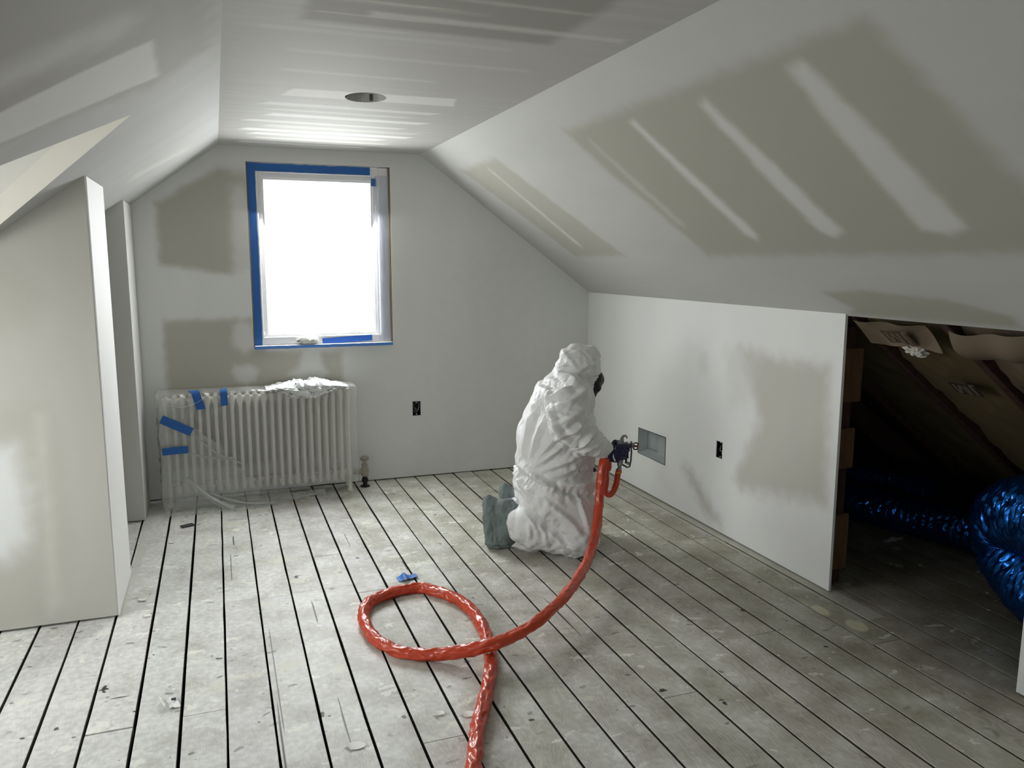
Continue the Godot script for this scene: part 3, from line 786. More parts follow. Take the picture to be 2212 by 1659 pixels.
# ------------------------------------------------------------------ holes in the walls: outlet boxes, duct, ceiling can
func open_box(size: Vector3, wall: float, basis: Basis, at: Vector3) -> Mesh:
	# a box open towards +z of its basis
	var st := mb(); var h := size * 0.5
	add_box(st, at + basis * Vector3(0, 0, -size.z), Vector3(size.x, size.y, wall), 0.0, basis)
	for s in [-1, 1]:
		add_box(st, at + basis * Vector3(s * (h.x - wall * 0.5), 0, -h.z), Vector3(wall, size.y, size.z), 0.0, basis)
		add_box(st, at + basis * Vector3(0, s * (h.y - wall * 0.5), -h.z), Vector3(size.x, wall, size.z), 0.0, basis)
	return st.commit()

func wall_openings() -> void:
	var face_left := Basis(Vector3(0, 0, 1), Vector3(0, 1, 0), Vector3(-1, 0, 0))
	var spots := [
		[Vector3(1.3085, 0.504, D - 0.004), Basis.IDENTITY, "open black outlet box in the window wall between radiator and painter"],
		[Vector3(XR + 0.004, 0.4865, -3.763), face_left, "open black outlet box in the knee wall right of the duct"]]
	for s in spots:
		var b: Basis = s[1]
		var o := thing("outlet_box", s[0], s[2], "outlet box", "outlet boxes in the drywall")
		obj("box", open_box(Vector3(0.058, 0.10, 0.06), 0.003, b, Vector3.ZERO), M.black, o)
		var wires := [[0.008, Color(0.75, 0.75, 0.72)], [-0.008, Color(0.06, 0.06, 0.06)], [0.0, Color(0.70, 0.69, 0.66)]]
		for k in 3:
			var pts := PackedVector3Array()
			for i in 15:
				var t := i / 14.0
				pts.append(b * Vector3(wires[k][0] + 0.014 * sin(t * 5.0 + k * 2.0) - (0.012 if k == 2 else 0.0) * t, 0.038 - 0.075 * t + 0.012 * sin(t * 7.0 + k), -0.045 + 0.038 * sin(PI * t)))
			obj("wire", tube(pts, 0.0017, 6), mat(wires[k][1], 0.5), o)
		for y in [0.042, -0.042]:
			obj("screw_tab", box(Vector3(0.012, 0.010, 0.004), b * Vector3(0.0, y, -0.006), 0.001, b), M.steel, o)
	# sheet metal duct boot
	var duct := thing("duct_boot", Vector3(XR, 0.345, -4.519), "galvanised duct boot recessed in the knee wall in front of the spray gun", "duct")
	var metal := mat(Color(0.70, 0.73, 0.725), 0.36, 0.5)
	var galv := NoiseTexture2D.new(); galv.width = 256; galv.height = 256; galv.seamless = true; galv.noise = noise(0.03, 4, 12)
	galv.color_ramp = Gradient.new(); galv.color_ramp.set_color(0, Color(0.30, 0.30, 0.30)); galv.color_ramp.set_color(1, Color(0.58, 0.58, 0.58))
	metal.roughness_texture = galv; metal.uv1_triplanar = true; metal.uv1_scale = Vector3(3, 3, 3); metal.roughness = 0.9
	var z0 := -0.176; var z1 := 0.176; var y0 := -0.088; var y1 := 0.086; var dp := 0.065
	var st := mb(); var g := []
	for i in 9:   # back plate with a shallow standing dent
		var row := []
		for j in 17:
			var t := j / 16.0
			row.append(Vector3(dp - 0.012 * exp(-pow((t - 0.48) / 0.05, 2.0)) + 0.012 * sin(t * 6.0), lerpf(y1, y0, i / 8.0), lerpf(z0, z1, t)))
		g.append(row)
	add_sheet(st, g)
	obj("back_plate", st.commit(), metal, duct)
	st = mb(); quad(st, Vector3(0, y0 + 0.004, z0), Vector3(0, y0 + 0.004, z1), Vector3(dp, y0 + 0.03, z1), Vector3(dp, y0 + 0.03, z0), Vector3.UP)
	obj("floor_plate", st.commit(), metal, duct)
	st = mb(); quad(st, Vector3(0, y1, z0), Vector3(0, y1, z1), Vector3(dp, y1 - 0.005, z1), Vector3(dp, y1 - 0.005, z0), Vector3.DOWN)
	obj("top_plate", st.commit(), metal, duct)
	for z in [z0, z1]:
		st = mb(); quad(st, Vector3(0, y0, z), Vector3(0, y1, z), Vector3(dp, y1, z * 0.93), Vector3(dp, y0, z * 0.93), Vector3(0, 0, -z))
		obj("side_plate", st.commit(), metal, duct)
	for s in [[Vector3(-0.001, y0 + 0.001, 0), Vector3(0.004, 0.006, z1 * 2)], [Vector3(-0.001, 0, z1 - 0.002), Vector3(0.004, 0.174, 0.005)], [Vector3(-0.001, 0, z0 + 0.002), Vector3(0.004, 0.174, 0.005)]]:
		obj("flange", box(s[1], s[0], 0.001), mat(Color(0.62, 0.64, 0.64), 0.4, 0.8), duct)
	# recessed light housing above the ceiling hole
	var can := thing("recessed_light_housing", Vector3(0.672, HC, -3.72), "empty dark recessed light housing in the ceiling hole", "light housing")
	st = mb(); var prof := [Vector2(0.094, 0.004), Vector2(0.094, 0.15), Vector2(0.0, 0.15)]
	for i in 2:
		for k in 32:
			var a0 := TAU * k / 32; var a1 := TAU * (k + 1) / 32
			var d0 := Vector3(cos(a0), 0, sin(a0) * 1.22); var d1 := Vector3(cos(a1), 0, sin(a1) * 1.22)
			var p: Vector2 = prof[i]; var q: Vector2 = prof[i + 1]
			quad(st, d0 * p.x + Vector3.UP * p.y, d1 * p.x + Vector3.UP * p.y, d1 * q.x + Vector3.UP * q.y, d0 * q.x + Vector3.UP * q.y, (-(d0 + d1) if i == 0 else Vector3.DOWN))
	obj("can", st.commit(), mat(Color(0.10, 0.10, 0.095), 0.6), can)
	obj("socket", box(Vector3(0.04, 0.05, 0.04), Vector3(0.03, 0.122, 0.02), 0.008), mat(Color(0.2, 0.19, 0.18), 0.5), can)
	for a in [0.4, 2.0, 3.6, 5.2]:
		obj("clip", box(Vector3(0.004, 0.03, 0.014), Vector3(0.088 * cos(a), 0.02, 0.107 * sin(a)), 0.001, Basis(Vector3.UP, -a)), mat(Color(0.35, 0.35, 0.34), 0.5, 0.6), can)

# ------------------------------------------------------------------ the eaves behind the knee wall
func eaves() -> void:
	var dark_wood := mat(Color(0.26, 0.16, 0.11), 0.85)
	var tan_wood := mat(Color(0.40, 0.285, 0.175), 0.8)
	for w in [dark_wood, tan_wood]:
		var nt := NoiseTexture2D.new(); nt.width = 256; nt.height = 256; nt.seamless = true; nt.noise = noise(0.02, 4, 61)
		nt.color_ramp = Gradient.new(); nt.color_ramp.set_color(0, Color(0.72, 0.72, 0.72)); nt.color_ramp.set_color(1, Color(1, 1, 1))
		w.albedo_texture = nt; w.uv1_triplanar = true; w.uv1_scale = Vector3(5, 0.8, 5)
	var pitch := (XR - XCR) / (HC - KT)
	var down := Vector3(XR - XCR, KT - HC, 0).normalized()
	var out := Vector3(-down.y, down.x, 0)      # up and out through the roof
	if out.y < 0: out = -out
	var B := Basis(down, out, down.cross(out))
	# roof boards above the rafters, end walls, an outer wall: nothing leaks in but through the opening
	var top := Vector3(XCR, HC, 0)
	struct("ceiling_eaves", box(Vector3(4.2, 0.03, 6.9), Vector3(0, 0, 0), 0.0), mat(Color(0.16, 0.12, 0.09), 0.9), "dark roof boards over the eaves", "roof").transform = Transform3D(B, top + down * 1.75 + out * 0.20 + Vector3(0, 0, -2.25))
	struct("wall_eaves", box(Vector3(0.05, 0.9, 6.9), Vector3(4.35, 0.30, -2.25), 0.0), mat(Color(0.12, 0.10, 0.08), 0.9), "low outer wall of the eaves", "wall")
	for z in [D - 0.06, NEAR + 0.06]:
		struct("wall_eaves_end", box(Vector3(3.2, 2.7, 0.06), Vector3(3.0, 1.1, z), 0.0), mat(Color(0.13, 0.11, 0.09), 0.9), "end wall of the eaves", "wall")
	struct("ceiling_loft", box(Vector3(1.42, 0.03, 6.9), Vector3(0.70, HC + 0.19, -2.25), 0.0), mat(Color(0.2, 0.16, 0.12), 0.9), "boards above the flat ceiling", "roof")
	# rafters
	var rs := [-2.86, -2.365, -1.87, -3.36, -3.86]
	var rl := ["dark rafter at the left end of the eaves opening", "reddish brown rafter between the two kraft paper batts", "rafter near the right end of the eaves opening", "rafter in the dark behind the knee wall", "farthest rafter in the dark behind the knee wall"]
	for k in 5:
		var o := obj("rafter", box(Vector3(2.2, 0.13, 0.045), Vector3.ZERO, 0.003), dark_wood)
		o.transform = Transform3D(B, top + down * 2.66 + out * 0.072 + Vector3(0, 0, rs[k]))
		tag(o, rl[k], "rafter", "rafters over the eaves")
	# insulation batts faced with kraft paper
	var kraft := mat(Color(0.40, 0.345, 0.275), 0.75); kraft.cull_mode = BaseMaterial3D.CULL_DISABLED
	var olive := mat(Color(0.33, 0.28, 0.17), 0.95)
	var ink := mat(Color(0.26, 0.21, 0.15), 0.8)
	var nz := noise(4.0, 3, 70)
	var bl := ["insulation batt with a torn printed kraft paper flap, left in the eaves", "kraft paper faced batt right of the brown rafter in the eaves", "insulation batt in the dark left of the opening"]
	var bz := [[-2.835, -2.392], [-2.340, -1.895], [-3.335, -2.885]]
	for k in 3:
		var o := thing("insulation_batt", Vector3.ZERO, bl[k], "insulation", "batts between the rafters")
		o.transform = Transform3D(B, top + down * 1.632 + Vector3(0, 0, (bz[k][0] + bz[k][1]) * 0.5))
		var w: float = bz[k][1] - bz[k][0]
		var st := mb(); var g := []
		for i in 33:
			var row := []
			for j in 15:
				var x := lerpf(0.0, 1.7, i / 32.0); var z := lerpf(-w * 0.5, w * 0.5, j / 14.0)
				row.append(Vector3(x, 0.055 - 0.02 * cos(PI * z / w) - 0.035 * (0.5 - absf(nz.get_noise_2d(x * 0.9 + k * 9.0, z * 1.6))) - 0.012 * absf(nz.get_noise_2d(x * 2.4, z * 3.0 + k)), z))
			g.append(row)
		add_sheet(st, g, 0.0)
		obj("face", st.commit(), kraft if k == 1 else olive, o)
		obj("fill", box(Vector3(1.7, 0.1, w - 0.01), Vector3(0.85, 0.11, 0), 0.01), olive, o)
		if k == 0:   # paper flap hanging at the top, printed upside down, and a tuft of glass wool
			st = mb(); g = []
			for i in 9:
				var row := []
				for j in 17:
					var u := j / 16.0; var v := i / 8.0
					row.append(Vector3(0.005 + v * (0.13 + 0.012 * sin(u * 9.0)), -0.012 - 0.03 * v * v - 0.006 * sin(u * 11.0 + v * 3.0), lerpf(-0.5, 0.5, u) * (0.385 - 0.0 * v) - 0.015 + 0.025 * v))
				g.append(row)
			add_sheet(st, g, 0.0008)
			obj("paper_flap", st.commit(), kraft, o)
			print_mark(o, Vector3(0.068, -0.040, 0.020), kraft, ink, 0.075, -0.20)
			st = mb(); crumple(st, Vector3(0.16, -0.035, 0.045), Vector3(0.035, 0.02, 0.045), 33, 0.9)
			obj("wool_tuft", st.commit(), mat(Color(0.78, 0.76, 0.72), 1.0), o)
			print_mark(o, Vector3(0.48, -0.024, 0.08), mat(Color(0.40, 0.35, 0.27), 0.9), mat(Color(0.15, 0.12, 0.09), 0.9), 0.07, 0.0)
		if k == 1:
			print_mark(o, Vector3(0.40, -0.030, -0.02), kraft, ink, 0.075, 0.0)
			st = mb(); g = []     # folded lip of paper across the batt
			for i in 7:
				var row := []
				for j in 17:
					var u := j / 16.0; var v := i / 6.0
					row.append(Vector3(0.03 + 0.15 * v + 0.015 * sin(u * 7.0), -0.005 - 0.035 * sin(v * 2.6) - 0.008 * sin(u * 13.0 + v), lerpf(-0.225, 0.225, u)))
				g.append(row)
			add_sheet(st, g, 0.0008)
			obj("paper_lip", st.commit(), kraft, o)
	# old stud at the cut end of the knee wall with three tan blocks on it
	var stud := obj("stud", box(Vector3(0.075, 1.24, 0.04), Vector3.ZERO, 0.003), dark_wood)
	stud.position = Vector3(2.72, 0.64, -2.905)
	tag(stud, "old dark stud standing behind the cut edge of the knee wall", "stud")
	var bb := [[1.035, 0.25, 0.105, "upper tan wood block on the stud beside the eaves opening"], [0.69, 0.19, 0.085, "middle tan wood block on the stud beside the eaves opening"], [0.235, 0.27, 0.085, "lowest tan wood block on the stud beside the eaves opening"]]
	for b in bb:
		var o := obj("wood_block", box(Vector3(b[2], b[1], 0.022), Vector3.ZERO, 0.003), tan_wood)
		o.position = Vector3(2.685 + b[2] * 0.5, b[0], -2.873)
		tag(o, b[3], "wood block", "tan blocks on the stud")
	# flexible ducts in blue foil
	var foil := mat(Color(0.08, 0.32, 0.60), 0.20, 0.9)
	var big := PackedVector3Array([Vector3(3.0, 0.19, -1.6), Vector3(3.12, 0.19, -1.95), Vector3(3.25, 0.195, -2.25), Vector3(3.32, 0.27, -2.42), Vector3(3.30, 0.40, -2.44), Vector3(3.18, 0.50, -2.25), Vector3(3.02, 0.55, -1.95), Vector3(2.95, 0.57, -1.65)])
	var o1 := thing("flexible_duct", Vector3.ZERO, "big crinkled blue foil duct curling at the right edge of the eaves opening", "duct", "blue foil ducts")
	obj("jacket", foil_duct(big, 0.178, 5), foil, o1)
	var far := PackedVector3Array([Vector3(3.45, 0.13, -4.1), Vector3(3.50, 0.13, -3.75), Vector3(3.58, 0.125, -3.5), Vector3(3.66, 0.125, -3.25), Vector3(3.72, 0.13, -3.0), Vector3(3.74, 0.14, -2.75)])
	var o2 := thing("flexible_duct", Vector3.ZERO, "blue foil duct lying in the dark at the back of the eaves", "duct", "blue foil ducts")
	obj("jacket", foil_duct(far, 0.115, 9), foil, o2)
	var third := PackedVector3Array([Vector3(3.35, 0.33, -4.1), Vector3(3.48, 0.33, -3.85), Vector3(3.56, 0.31, -3.62), Vector3(3.62, 0.31, -3.45), Vector3(3.66, 0.31, -3.2)])
	var o3 := thing("flexible_duct", Vector3.ZERO, "short stretch of blue foil duct higher up beside the tan blocks", "duct", "blue foil ducts")
	obj("jacket", foil_duct(third, 0.06, 13), foil, o3)

# the printed mark of the paper: two outlined letters on a dark field, running upside down
func print_mark(o: Node3D, at: Vector3, light: Material, dark: Material, h: float, lean: float) -> void:
	# seen from below: paper's left-right is z, its up-down is x
	var B := Basis(Vector3(0, 0, -1), Vector3(1, 0, 0), Vector3(0, -1, 0))
	B = B * Basis(Vector3(0, 0, 1), lean * 0.15)
	var field := obj("print_field", box(Vector3(h * 1.9, h * 1.25, 0.0008), Vector3.ZERO, 0.0), dark, o)
	field.transform = Transform3D(B, at)
	var tm := TextMesh.new(); tm.text = "JM"; tm.font_size = 64; tm.pixel_size = h / 46.0; tm.depth = 0.0006
	var f := SystemFont.new(); f.font_names = PackedStringArray(["Droid Sans"]); f.font_weight = 700; tm.font = f
	var t := obj("print_letters", tm, light, o)
	t.transform = Transform3D(B, at + Vector3(0, -0.0012, 0))

func foil_duct(path: PackedVector3Array, r: float, sd: int) -> Mesh:
	var c := Curve3D.new()
	for i in path.size():
		var a := path[maxi(i - 1, 0)]; var b := path[mini(i + 1, path.size() - 1)]
		c.add_point(path[i], (a - b) / 6.0, (b - a) / 6.0)
	var L := c.get_baked_length(); var n := int(L / 0.009); var sides := 56
	var nz := noise(1.0, 3, sd); var g := []
	var up := Vector3.UP
	for i in n + 1:
		var s := L * i / n
		var p := c.sample_baked(s, true); var t := (c.sample_baked(minf(s + 0.01, L), true) - c.sample_baked(maxf(s - 0.01, 0), true)).normalized()
		var side := t.cross(up).normalized(); var bi := side.cross(t)
		var row := []
		for k in sides + 1:
			var a := TAU * (k % sides) / sides
			var d := side * cos(a) + bi * sin(a)
			var q := Vector3(cos(a) * 1.3, sin(a) * 1.3, s * 9.0)
			var pleat := absf(nz.get_noise_3d(q.x * 1.2, q.y * 1.2, s * 22.0))
			var fine := absf(nz.get_noise_3d(q.x * 4.5, q.y * 4.5, s * 46.0 + 20.0))
			var k2 := 1.0 - 0.16 * pleat - 0.07 * fine + 0.03 * sin(s * 150.0)
			row.append(p + d * r * k2)
		g.append(row)
	var st := mb(); add_sheet(st, g)
	return st.commit()

# ------------------------------------------------------------------ the radiator and its plastic
func radiator() -> void:
	var cream := mat(Color(0.85, 0.84, 0.80), 0.42)
	var o := thing("radiator", Vector3(-0.332, 0, -5.385), "cast iron column radiator under the window, wrapped in clear plastic", "radiator")
	# one section: three columns in depth joined by headers
	var st := mb(); var sp := 0.0489
	for dz in [-0.050, 0.062]:
		var pts := PackedVector3Array(); var rr := PackedFloat32Array()
		for p in [[0.080, 0.012], [0.092, 0.0150], [0.14, 0.0122], [0.20, 0.0115], [0.36, 0.0112], [0.55, 0.0115], [0.62, 0.0122], [0.665, 0.0165], [0.69, 0.016], [0.703, 0.010]]:
			pts.append(Vector3(0, p[0], dz)); rr.append(p[1])
		add_tube(st, pts, rr, 12)
	add_box(st, Vector3(0, 0.667, 0), Vector3(0.036, 0.062, 0.15), 0.015)
	add_box(st, Vector3(0, 0.112, 0), Vector3(0.036, 0.056, 0.15), 0.015)
	var section := st.commit()
	for k in 24:
		var s := obj("section", section, cream, o); s.position.x = k * sp
	st = mb()
	for y in [0.667, 0.112]:
		add_tube(st, PackedVector3Array([Vector3(-0.022, y, 0), Vector3(23 * sp + 0.022, y, 0)]), PackedFloat32Array([0.021, 0.021]), 14)
	obj("header_pipe", st.commit(), cream, o)
	for x in [0.0, 23 * sp]:
		for z in [-0.062, 0.062]:
			st = mb()
			add_lathe(st, Vector3(x, 0.0, z), Vector3.UP, [Vector2(0, 0), Vector2(0.021, 0), Vector2(0.019, 0.012), Vector2(0.0125, 0.035), Vector2(0.0125, 0.10)], 12)
			obj("leg", st.commit(), cream, o)
	# valve and riser at the right end
	var valve := thing("radiator_valve", Vector3(0.905, 0, -5.385), "dusty radiator valve and pipe at the right end of the radiator", "valve")
	var brass := mat(Color(0.62, 0.60, 0.55), 0.7)
	st = mb(); add_lathe(st, Vector3(0, 0.0, 0), Vector3.UP, [Vector2(0.032, 0.0), Vector2(0.034, 0.006), Vector2(0.016, 0.010), Vector2(0.016, 0.035), Vector2(0.022, 0.036), Vector2(0.022, 0.058), Vector2(0.016, 0.060), Vector2(0.016, 0.075)], 14)
	obj("riser_pipe", st.commit(), mat(Color(0.12, 0.10, 0.09), 0.7), valve)
	st = mb(); add_lathe(st, Vector3(0, 0.073, 0), Vector3.UP, [Vector2(0.018, 0), Vector2(0.026, 0.012), Vector2(0.028, 0.05), Vector2(0.020, 0.062), Vector2(0.020, 0.085), Vector2(0.014, 0.090), Vector2(0.010, 0.12)], 16)
	obj("body", st.commit(), brass, valve)
	st = mb(); add_lathe(st, Vector3(-0.02, 0.112, 0), Vector3.LEFT, [Vector2(0.017, 0.0), Vector2(0.017, 0.02), Vector2(0.024, 0.022), Vector2(0.024, 0.05), Vector2(0.016, 0.052), Vector2(0.016, 0.10)], 14)
	obj("union", st.commit(), brass, valve)
	st = mb(); add_lathe(st, Vector3(0, 0.19, 0), Vector3.UP, [Vector2(0, 0), Vector2(0.026, 0.0), Vector2(0.031, 0.008), Vector2(0.026, 0.018), Vector2(0.008, 0.024), Vector2(0, 0.024)], 16)
	obj("handwheel", st.commit(), mat(Color(0.52, 0.50, 0.46), 0.7), valve)
	# clear plastic sheet: over the top, down the front, round the left end and out over the floor
	var film := mat(Color(0.88, 0.89, 0.88, 0.21), 0.25); film.transparency = BaseMaterial3D.TRANSPARENCY_ALPHA; film.cull_mode = BaseMaterial3D.CULL_DISABLED
	var nz := noise(5.0, 4, 44); var g := []
	var X0 := -0.375; var X1 := 0.845
	for i in 60:
		var row := []
		var t := i / 59.0
		for j in 90:
			var u := j / 89.0
			var x := lerpf(X0, X1, u)
			var zf := -5.292; var y := 0.0; var z := 0.0
			if t < 0.16:
				z = lerpf(-5.475, zf - 0.008, t / 0.16); y = 0.722
			else:
				var d := (t - 0.16) / 0.84
				var low := 0.055 + 0.02 * sin(u * 9.0)
				if u < 0.42: low = lerpf(-0.01, low, smoothstep(0.16, 0.42, u))
				y = lerpf(0.722, low, d); z = zf
				# slack at the lower left, trailing on to the floor
				var slack := (1.0 - smoothstep(0.0, 0.42, u)) * smoothstep(0.55, 1.0, d)
				z += 0.09 * slack + 0.012 * slack * sin(x * 60.0)
				y = maxf(y, 0.006 + 0.012 * absf(nz.get_noise_2d(x * 5.0, 3.0)))
			var fold := absf(nz.get_noise_2d(x * 1.6 + y * 1.1, y * 1.3 - x * 0.8))
			var fold2 := absf(nz.get_noise_2d(x * 4.0 - y * 3.0, y * 3.0 + 7.0))
			var amp := 0.010 + 0.012 * (1.0 - smoothstep(0.0, 0.35, u))
			z += amp * (0.6 - fold * 2.0) + 0.004 * (0.5 - fold2 * 2.0)
			if t < 0.16: y += 0.008 * (1.0 - fold * 2.0) + 0.004
			else: z = maxf(z, -5.303)
			row.append(Vector3(x + 0.01 * (nz.get_noise_2d(y * 2.0, x)), y, z))
		g.append(row)
	var st2 := mb(); add_sheet(st2, g)
	var sheet := thing("plastic_sheet", Vector3.ZERO, "clear plastic sheet draped over the radiator", "plastic sheet")
	obj("front_drape", st2.commit(), film, sheet)
	# a second, bunched layer over the left third, hanging in a slanting edge
	g = []
	for i in 40:
		var row := []
		var d := i / 39.0
		for j in 40:
			var u := j / 39.0
			var right := lerpf(-0.17, 0.20, clampf((d - 0.25) / 0.6, 0.0, 1.0)) + 0.01 * sin(d * 17.0)
			var x := lerpf(-0.372, right, u)
			var y := lerpf(0.70, 0.02, d)
			var z := -5.268 + 0.06 * smoothstep(0.6, 1.0, d) * (1.0 - u * 0.6) + 0.012 * (0.5 - 2.2 * absf(nz.get_noise_2d(x * 2.2 - y * 1.5, y * 1.2 + 11.0)))
			row.append(Vector3(x, y, z))
		g.append(row)
	var loose := mat(Color(0.88, 0.89, 0.88, 0.22), 0.3); loose.transparency = BaseMaterial3D.TRANSPARENCY_ALPHA; loose.cull_mode = BaseMaterial3D.CULL_DISABLED
	st2 = mb(); add_sheet(st2, g); obj("loose_layer", st2.commit(), loose, sheet)
	# left end and the loose tail on the floor
	g = []
	for i in 30:
		var row := []
		for j in 12:
			var y := lerpf(0.72, 0.01, i / 29.0); var z := lerpf(-5.47, -5.285, j / 11.0)
			row.append(Vector3(-0.372 - 0.02 * absf(nz.get_noise_2d(y * 2.0, z * 3.0)) * 2.0, y, z))
		g.append(row)
	st2 = mb(); add_sheet(st2, g); obj("end_drape", st2.commit(), film, sheet)
	g = []
	for i in 22:
		var row := []
		for j in 40:
			var u := j / 39.0; var v := i / 21.0
			var x := lerpf(-0.36, 0.62, u); var z := -5.28 + v * (0.17 * (1.0 - smoothstep(0.45, 1.0, u)) + 0.015) + 0.01 * sin(x * 31.0)
			row.append(Vector3(x, 0.006 + 0.030 * pow(1.0 - v, 3.0) + 0.020 * maxf(0.0, 0.5 - 2.4 * absf(nz.get_noise_2d(x * 2.2 + v, v * 1.5))), z))
		g.append(row)
	st2 = mb(); add_sheet(st2, g); obj("floor_tail", st2.commit(), film, sheet)
	# slack pleats running from the lower tape to the floor
	var thick_film := mat(Color(0.90, 0.91, 0.90, 0.42), 0.25); thick_film.transparency = BaseMaterial3D.TRANSPARENCY_ALPHA; thick_film.cull_mode = BaseMaterial3D.CULL_DISABLED
	for s in [[Vector3(-0.235, 0.20, -5.275), Vector3(0.03, 0.012, -5.13), 0.030, "pleat"], [Vector3(-0.30, 0.40, -5.28), Vector3(0.06, 0.30, -5.275), 0.016, "pleat"], [Vector3(-0.18, 0.47, -5.28), Vector3(0.10, 0.26, -5.275), 0.010, "pleat"], [Vector3(-0.19, 0.66, -5.275), Vector3(-0.28, 0.50, -5.275), 0.012, "pleat"], [Vector3(-0.31, 0.66, -5.275), Vector3(-0.10, 0.70, -5.275), 0.016, "pleat"], [Vector3(-0.10, 0.10, -5.22), Vector3(0.28, 0.012, -5.16), 0.014, "pleat"]]:
		var a: Vector3 = s[0]; var b: Vector3 = s[1]; g = []
		for i in 18:
			var t := i / 17.0; var p := a.lerp(b, t) + Vector3(0, -0.03 * sin(PI * t), 0.0)
			var w: float = s[2] * (0.35 + 0.65 * t)
			var row := []
			for j in 7:
				var k := j / 6.0 - 0.5
				row.append(p + Vector3(k * w * 1.4, k * w, 0.010 * cos(k * 9.0) + 0.006 * nz.get_noise_2d(t * 3.0, k * 3.0)))
			g.append(row)
		st2 = mb(); add_sheet(st2, g); obj("pleat", st2.commit(), thick_film, sheet)
	# bunched white plastic on top
	var bunch := mat(Color(0.92, 0.93, 0.92), 0.6); bunch.cull_mode = BaseMaterial3D.CULL_DISABLED
	bunch.backlight_enabled = true; bunch.backlight = Color(0.4, 0.4, 0.4)
	g = []
	for i in 26:
		var row := []
		for j in 60:
			var u := j / 59.0; var v := i / 25.0
			var x := lerpf(0.27, 0.79, u)
			var front := 0.070 * sin(PI * clampf(u * 1.25 - 0.12, 0.0, 1.0)) + 0.010 + 0.02 * nz.get_noise_1d(u * 4.0)
			var y := 0.728; var z := -5.44
			if v < 0.5: z = lerpf(-5.45, -5.285, v / 0.5)
			else:
				z = -5.283 + 0.012 * (v - 0.5); y -= front * (v - 0.5) / 0.5
			var f1 := absf(nz.get_noise_2d(x * 1.5 - v * 0.35, v * 0.30 + x * 0.5)); var f2 := absf(nz.get_noise_2d(x * 3.2 - v * 0.7, v * 0.6 + x * 1.6))
			var h := 0.030 * (1.0 - 2.8 * f1) + 0.013 * (1.0 - 2.5 * f2)
			var mask := sin(PI * clampf(u, 0.02, 0.98))
			if v < 0.5: y += (h + 0.014) * mask
			else: z += h * 0.8; y += (h * 0.35 + 0.012) * mask
			row.append(Vector3(x, y, z))
		g.append(row)
	st2 = mb(); add_sheet(st2, g)
	tag(obj("plastic_bunch", st2.commit(), bunch), "bunched white plastic lying along the right half of the radiator top", "plastic")
	# blue tape on the plastic
	tape_over(Vector3(-0.155, 0.724, -5.335), Vector3(-0.125, 0.625, -5.268), 0.052, "blue tape strip folded over the radiator top, the left of the two", Vector3(-0.175, 0.728, -5.40))
	tape_over(Vector3(0.012, 0.726, -5.335), Vector3(0.014, 0.640, -5.268), 0.042, "short blue tape strip on the radiator top near its middle, the right of the two", Vector3(0.010, 0.730, -5.40))
	strip("tape_strip", Vector3(-0.272, 0.535, -5.262), Vector3(0.195, 0.054, 0), 0.006, M.tape, "slanting blue tape strip at the upper left end of the radiator", -0.50)
	strip("tape_strip", Vector3(-0.288, 0.378, -5.262), Vector3(0.150, 0.046, 0), 0.006, M.tape, "level blue tape strip at the lower left end of the radiator", 0.03)

func tape_over(edge: Vector3, end: Vector3, w: float, label: String, back: Vector3) -> void:
	var g := []
	var c := Curve3D.new(); c.add_point(back, Vector3.ZERO, Vector3(0, 0.004, 0.02)); c.add_point(edge + Vector3(0, 0.012, 0.045), Vector3(0, 0.012, -0.03), Vector3(0, -0.02, 0.012)); c.add_point(end, Vector3(0, 0.02, 0), Vector3.ZERO)
	for i in 11:
		var p := c.sample_baked(c.get_baked_length() * i / 10.0)
		var row := []
		for j in 5: row.append(p + Vector3((j / 4.0 - 0.5) * w, (j / 4.0 - 0.5) * 0.004 + 0.003, 0.001 * sin(j * 2.0)))
		g.append(row)
	var st := mb(); add_sheet(st, g, 0.0006)
	tag(obj("tape_strip", st.commit(), M.tape), label, "tape", "blue masking tape strips")

# cloth folds: moves a surface point along its normal
class Folds:
	var n: Array
	var ridge: Array = []
	func _init(a: Array, lines: Array = []) -> void:
		n = a
		for l in lines:
			var q := PackedVector2Array(); var lo := Vector2(9, 9); var hi := Vector2(-9, -9)
			for i in range(2, l.size(), 2):
				var v := Vector2(-0.4888 + l[i] * 0.000768, 1.2006 - l[i + 1] * 0.000759)
				q.append(v); lo = lo.min(v); hi = hi.max(v)
			ridge.append([q, l[0], l[1], lo - Vector2(l[1], l[1]), hi + Vector2(l[1], l[1])])
	func ridges(p: Vector3) -> float:
		var s := 0.0; var v := Vector2(p.x, p.y)
		for r in ridge:
			if v.x < r[3].x or v.y < r[3].y or v.x > r[4].x or v.y > r[4].y: continue
			var q: PackedVector2Array = r[0]; var d := 9.0; var along := 0.0
			for i in q.size() - 1:
				var e := q[i + 1] - q[i]
				var t := clampf((v - q[i]).dot(e) / e.length_squared(), 0.0, 1.0)
				var dd := (v - q[i] - e * t).length()
				if dd < d:
					d = dd; along = (i + t) / (q.size() - 1)
			s += 1.8 * r[1] * maxf(0.0, 1.0 - d / (r[2] * 0.85)) * sin(PI * clampf(0.12 + 0.8 * along, 0.0, 1.0))
		return s
	func moved(p: Vector3, _nrm: Vector3) -> Vector3: return p

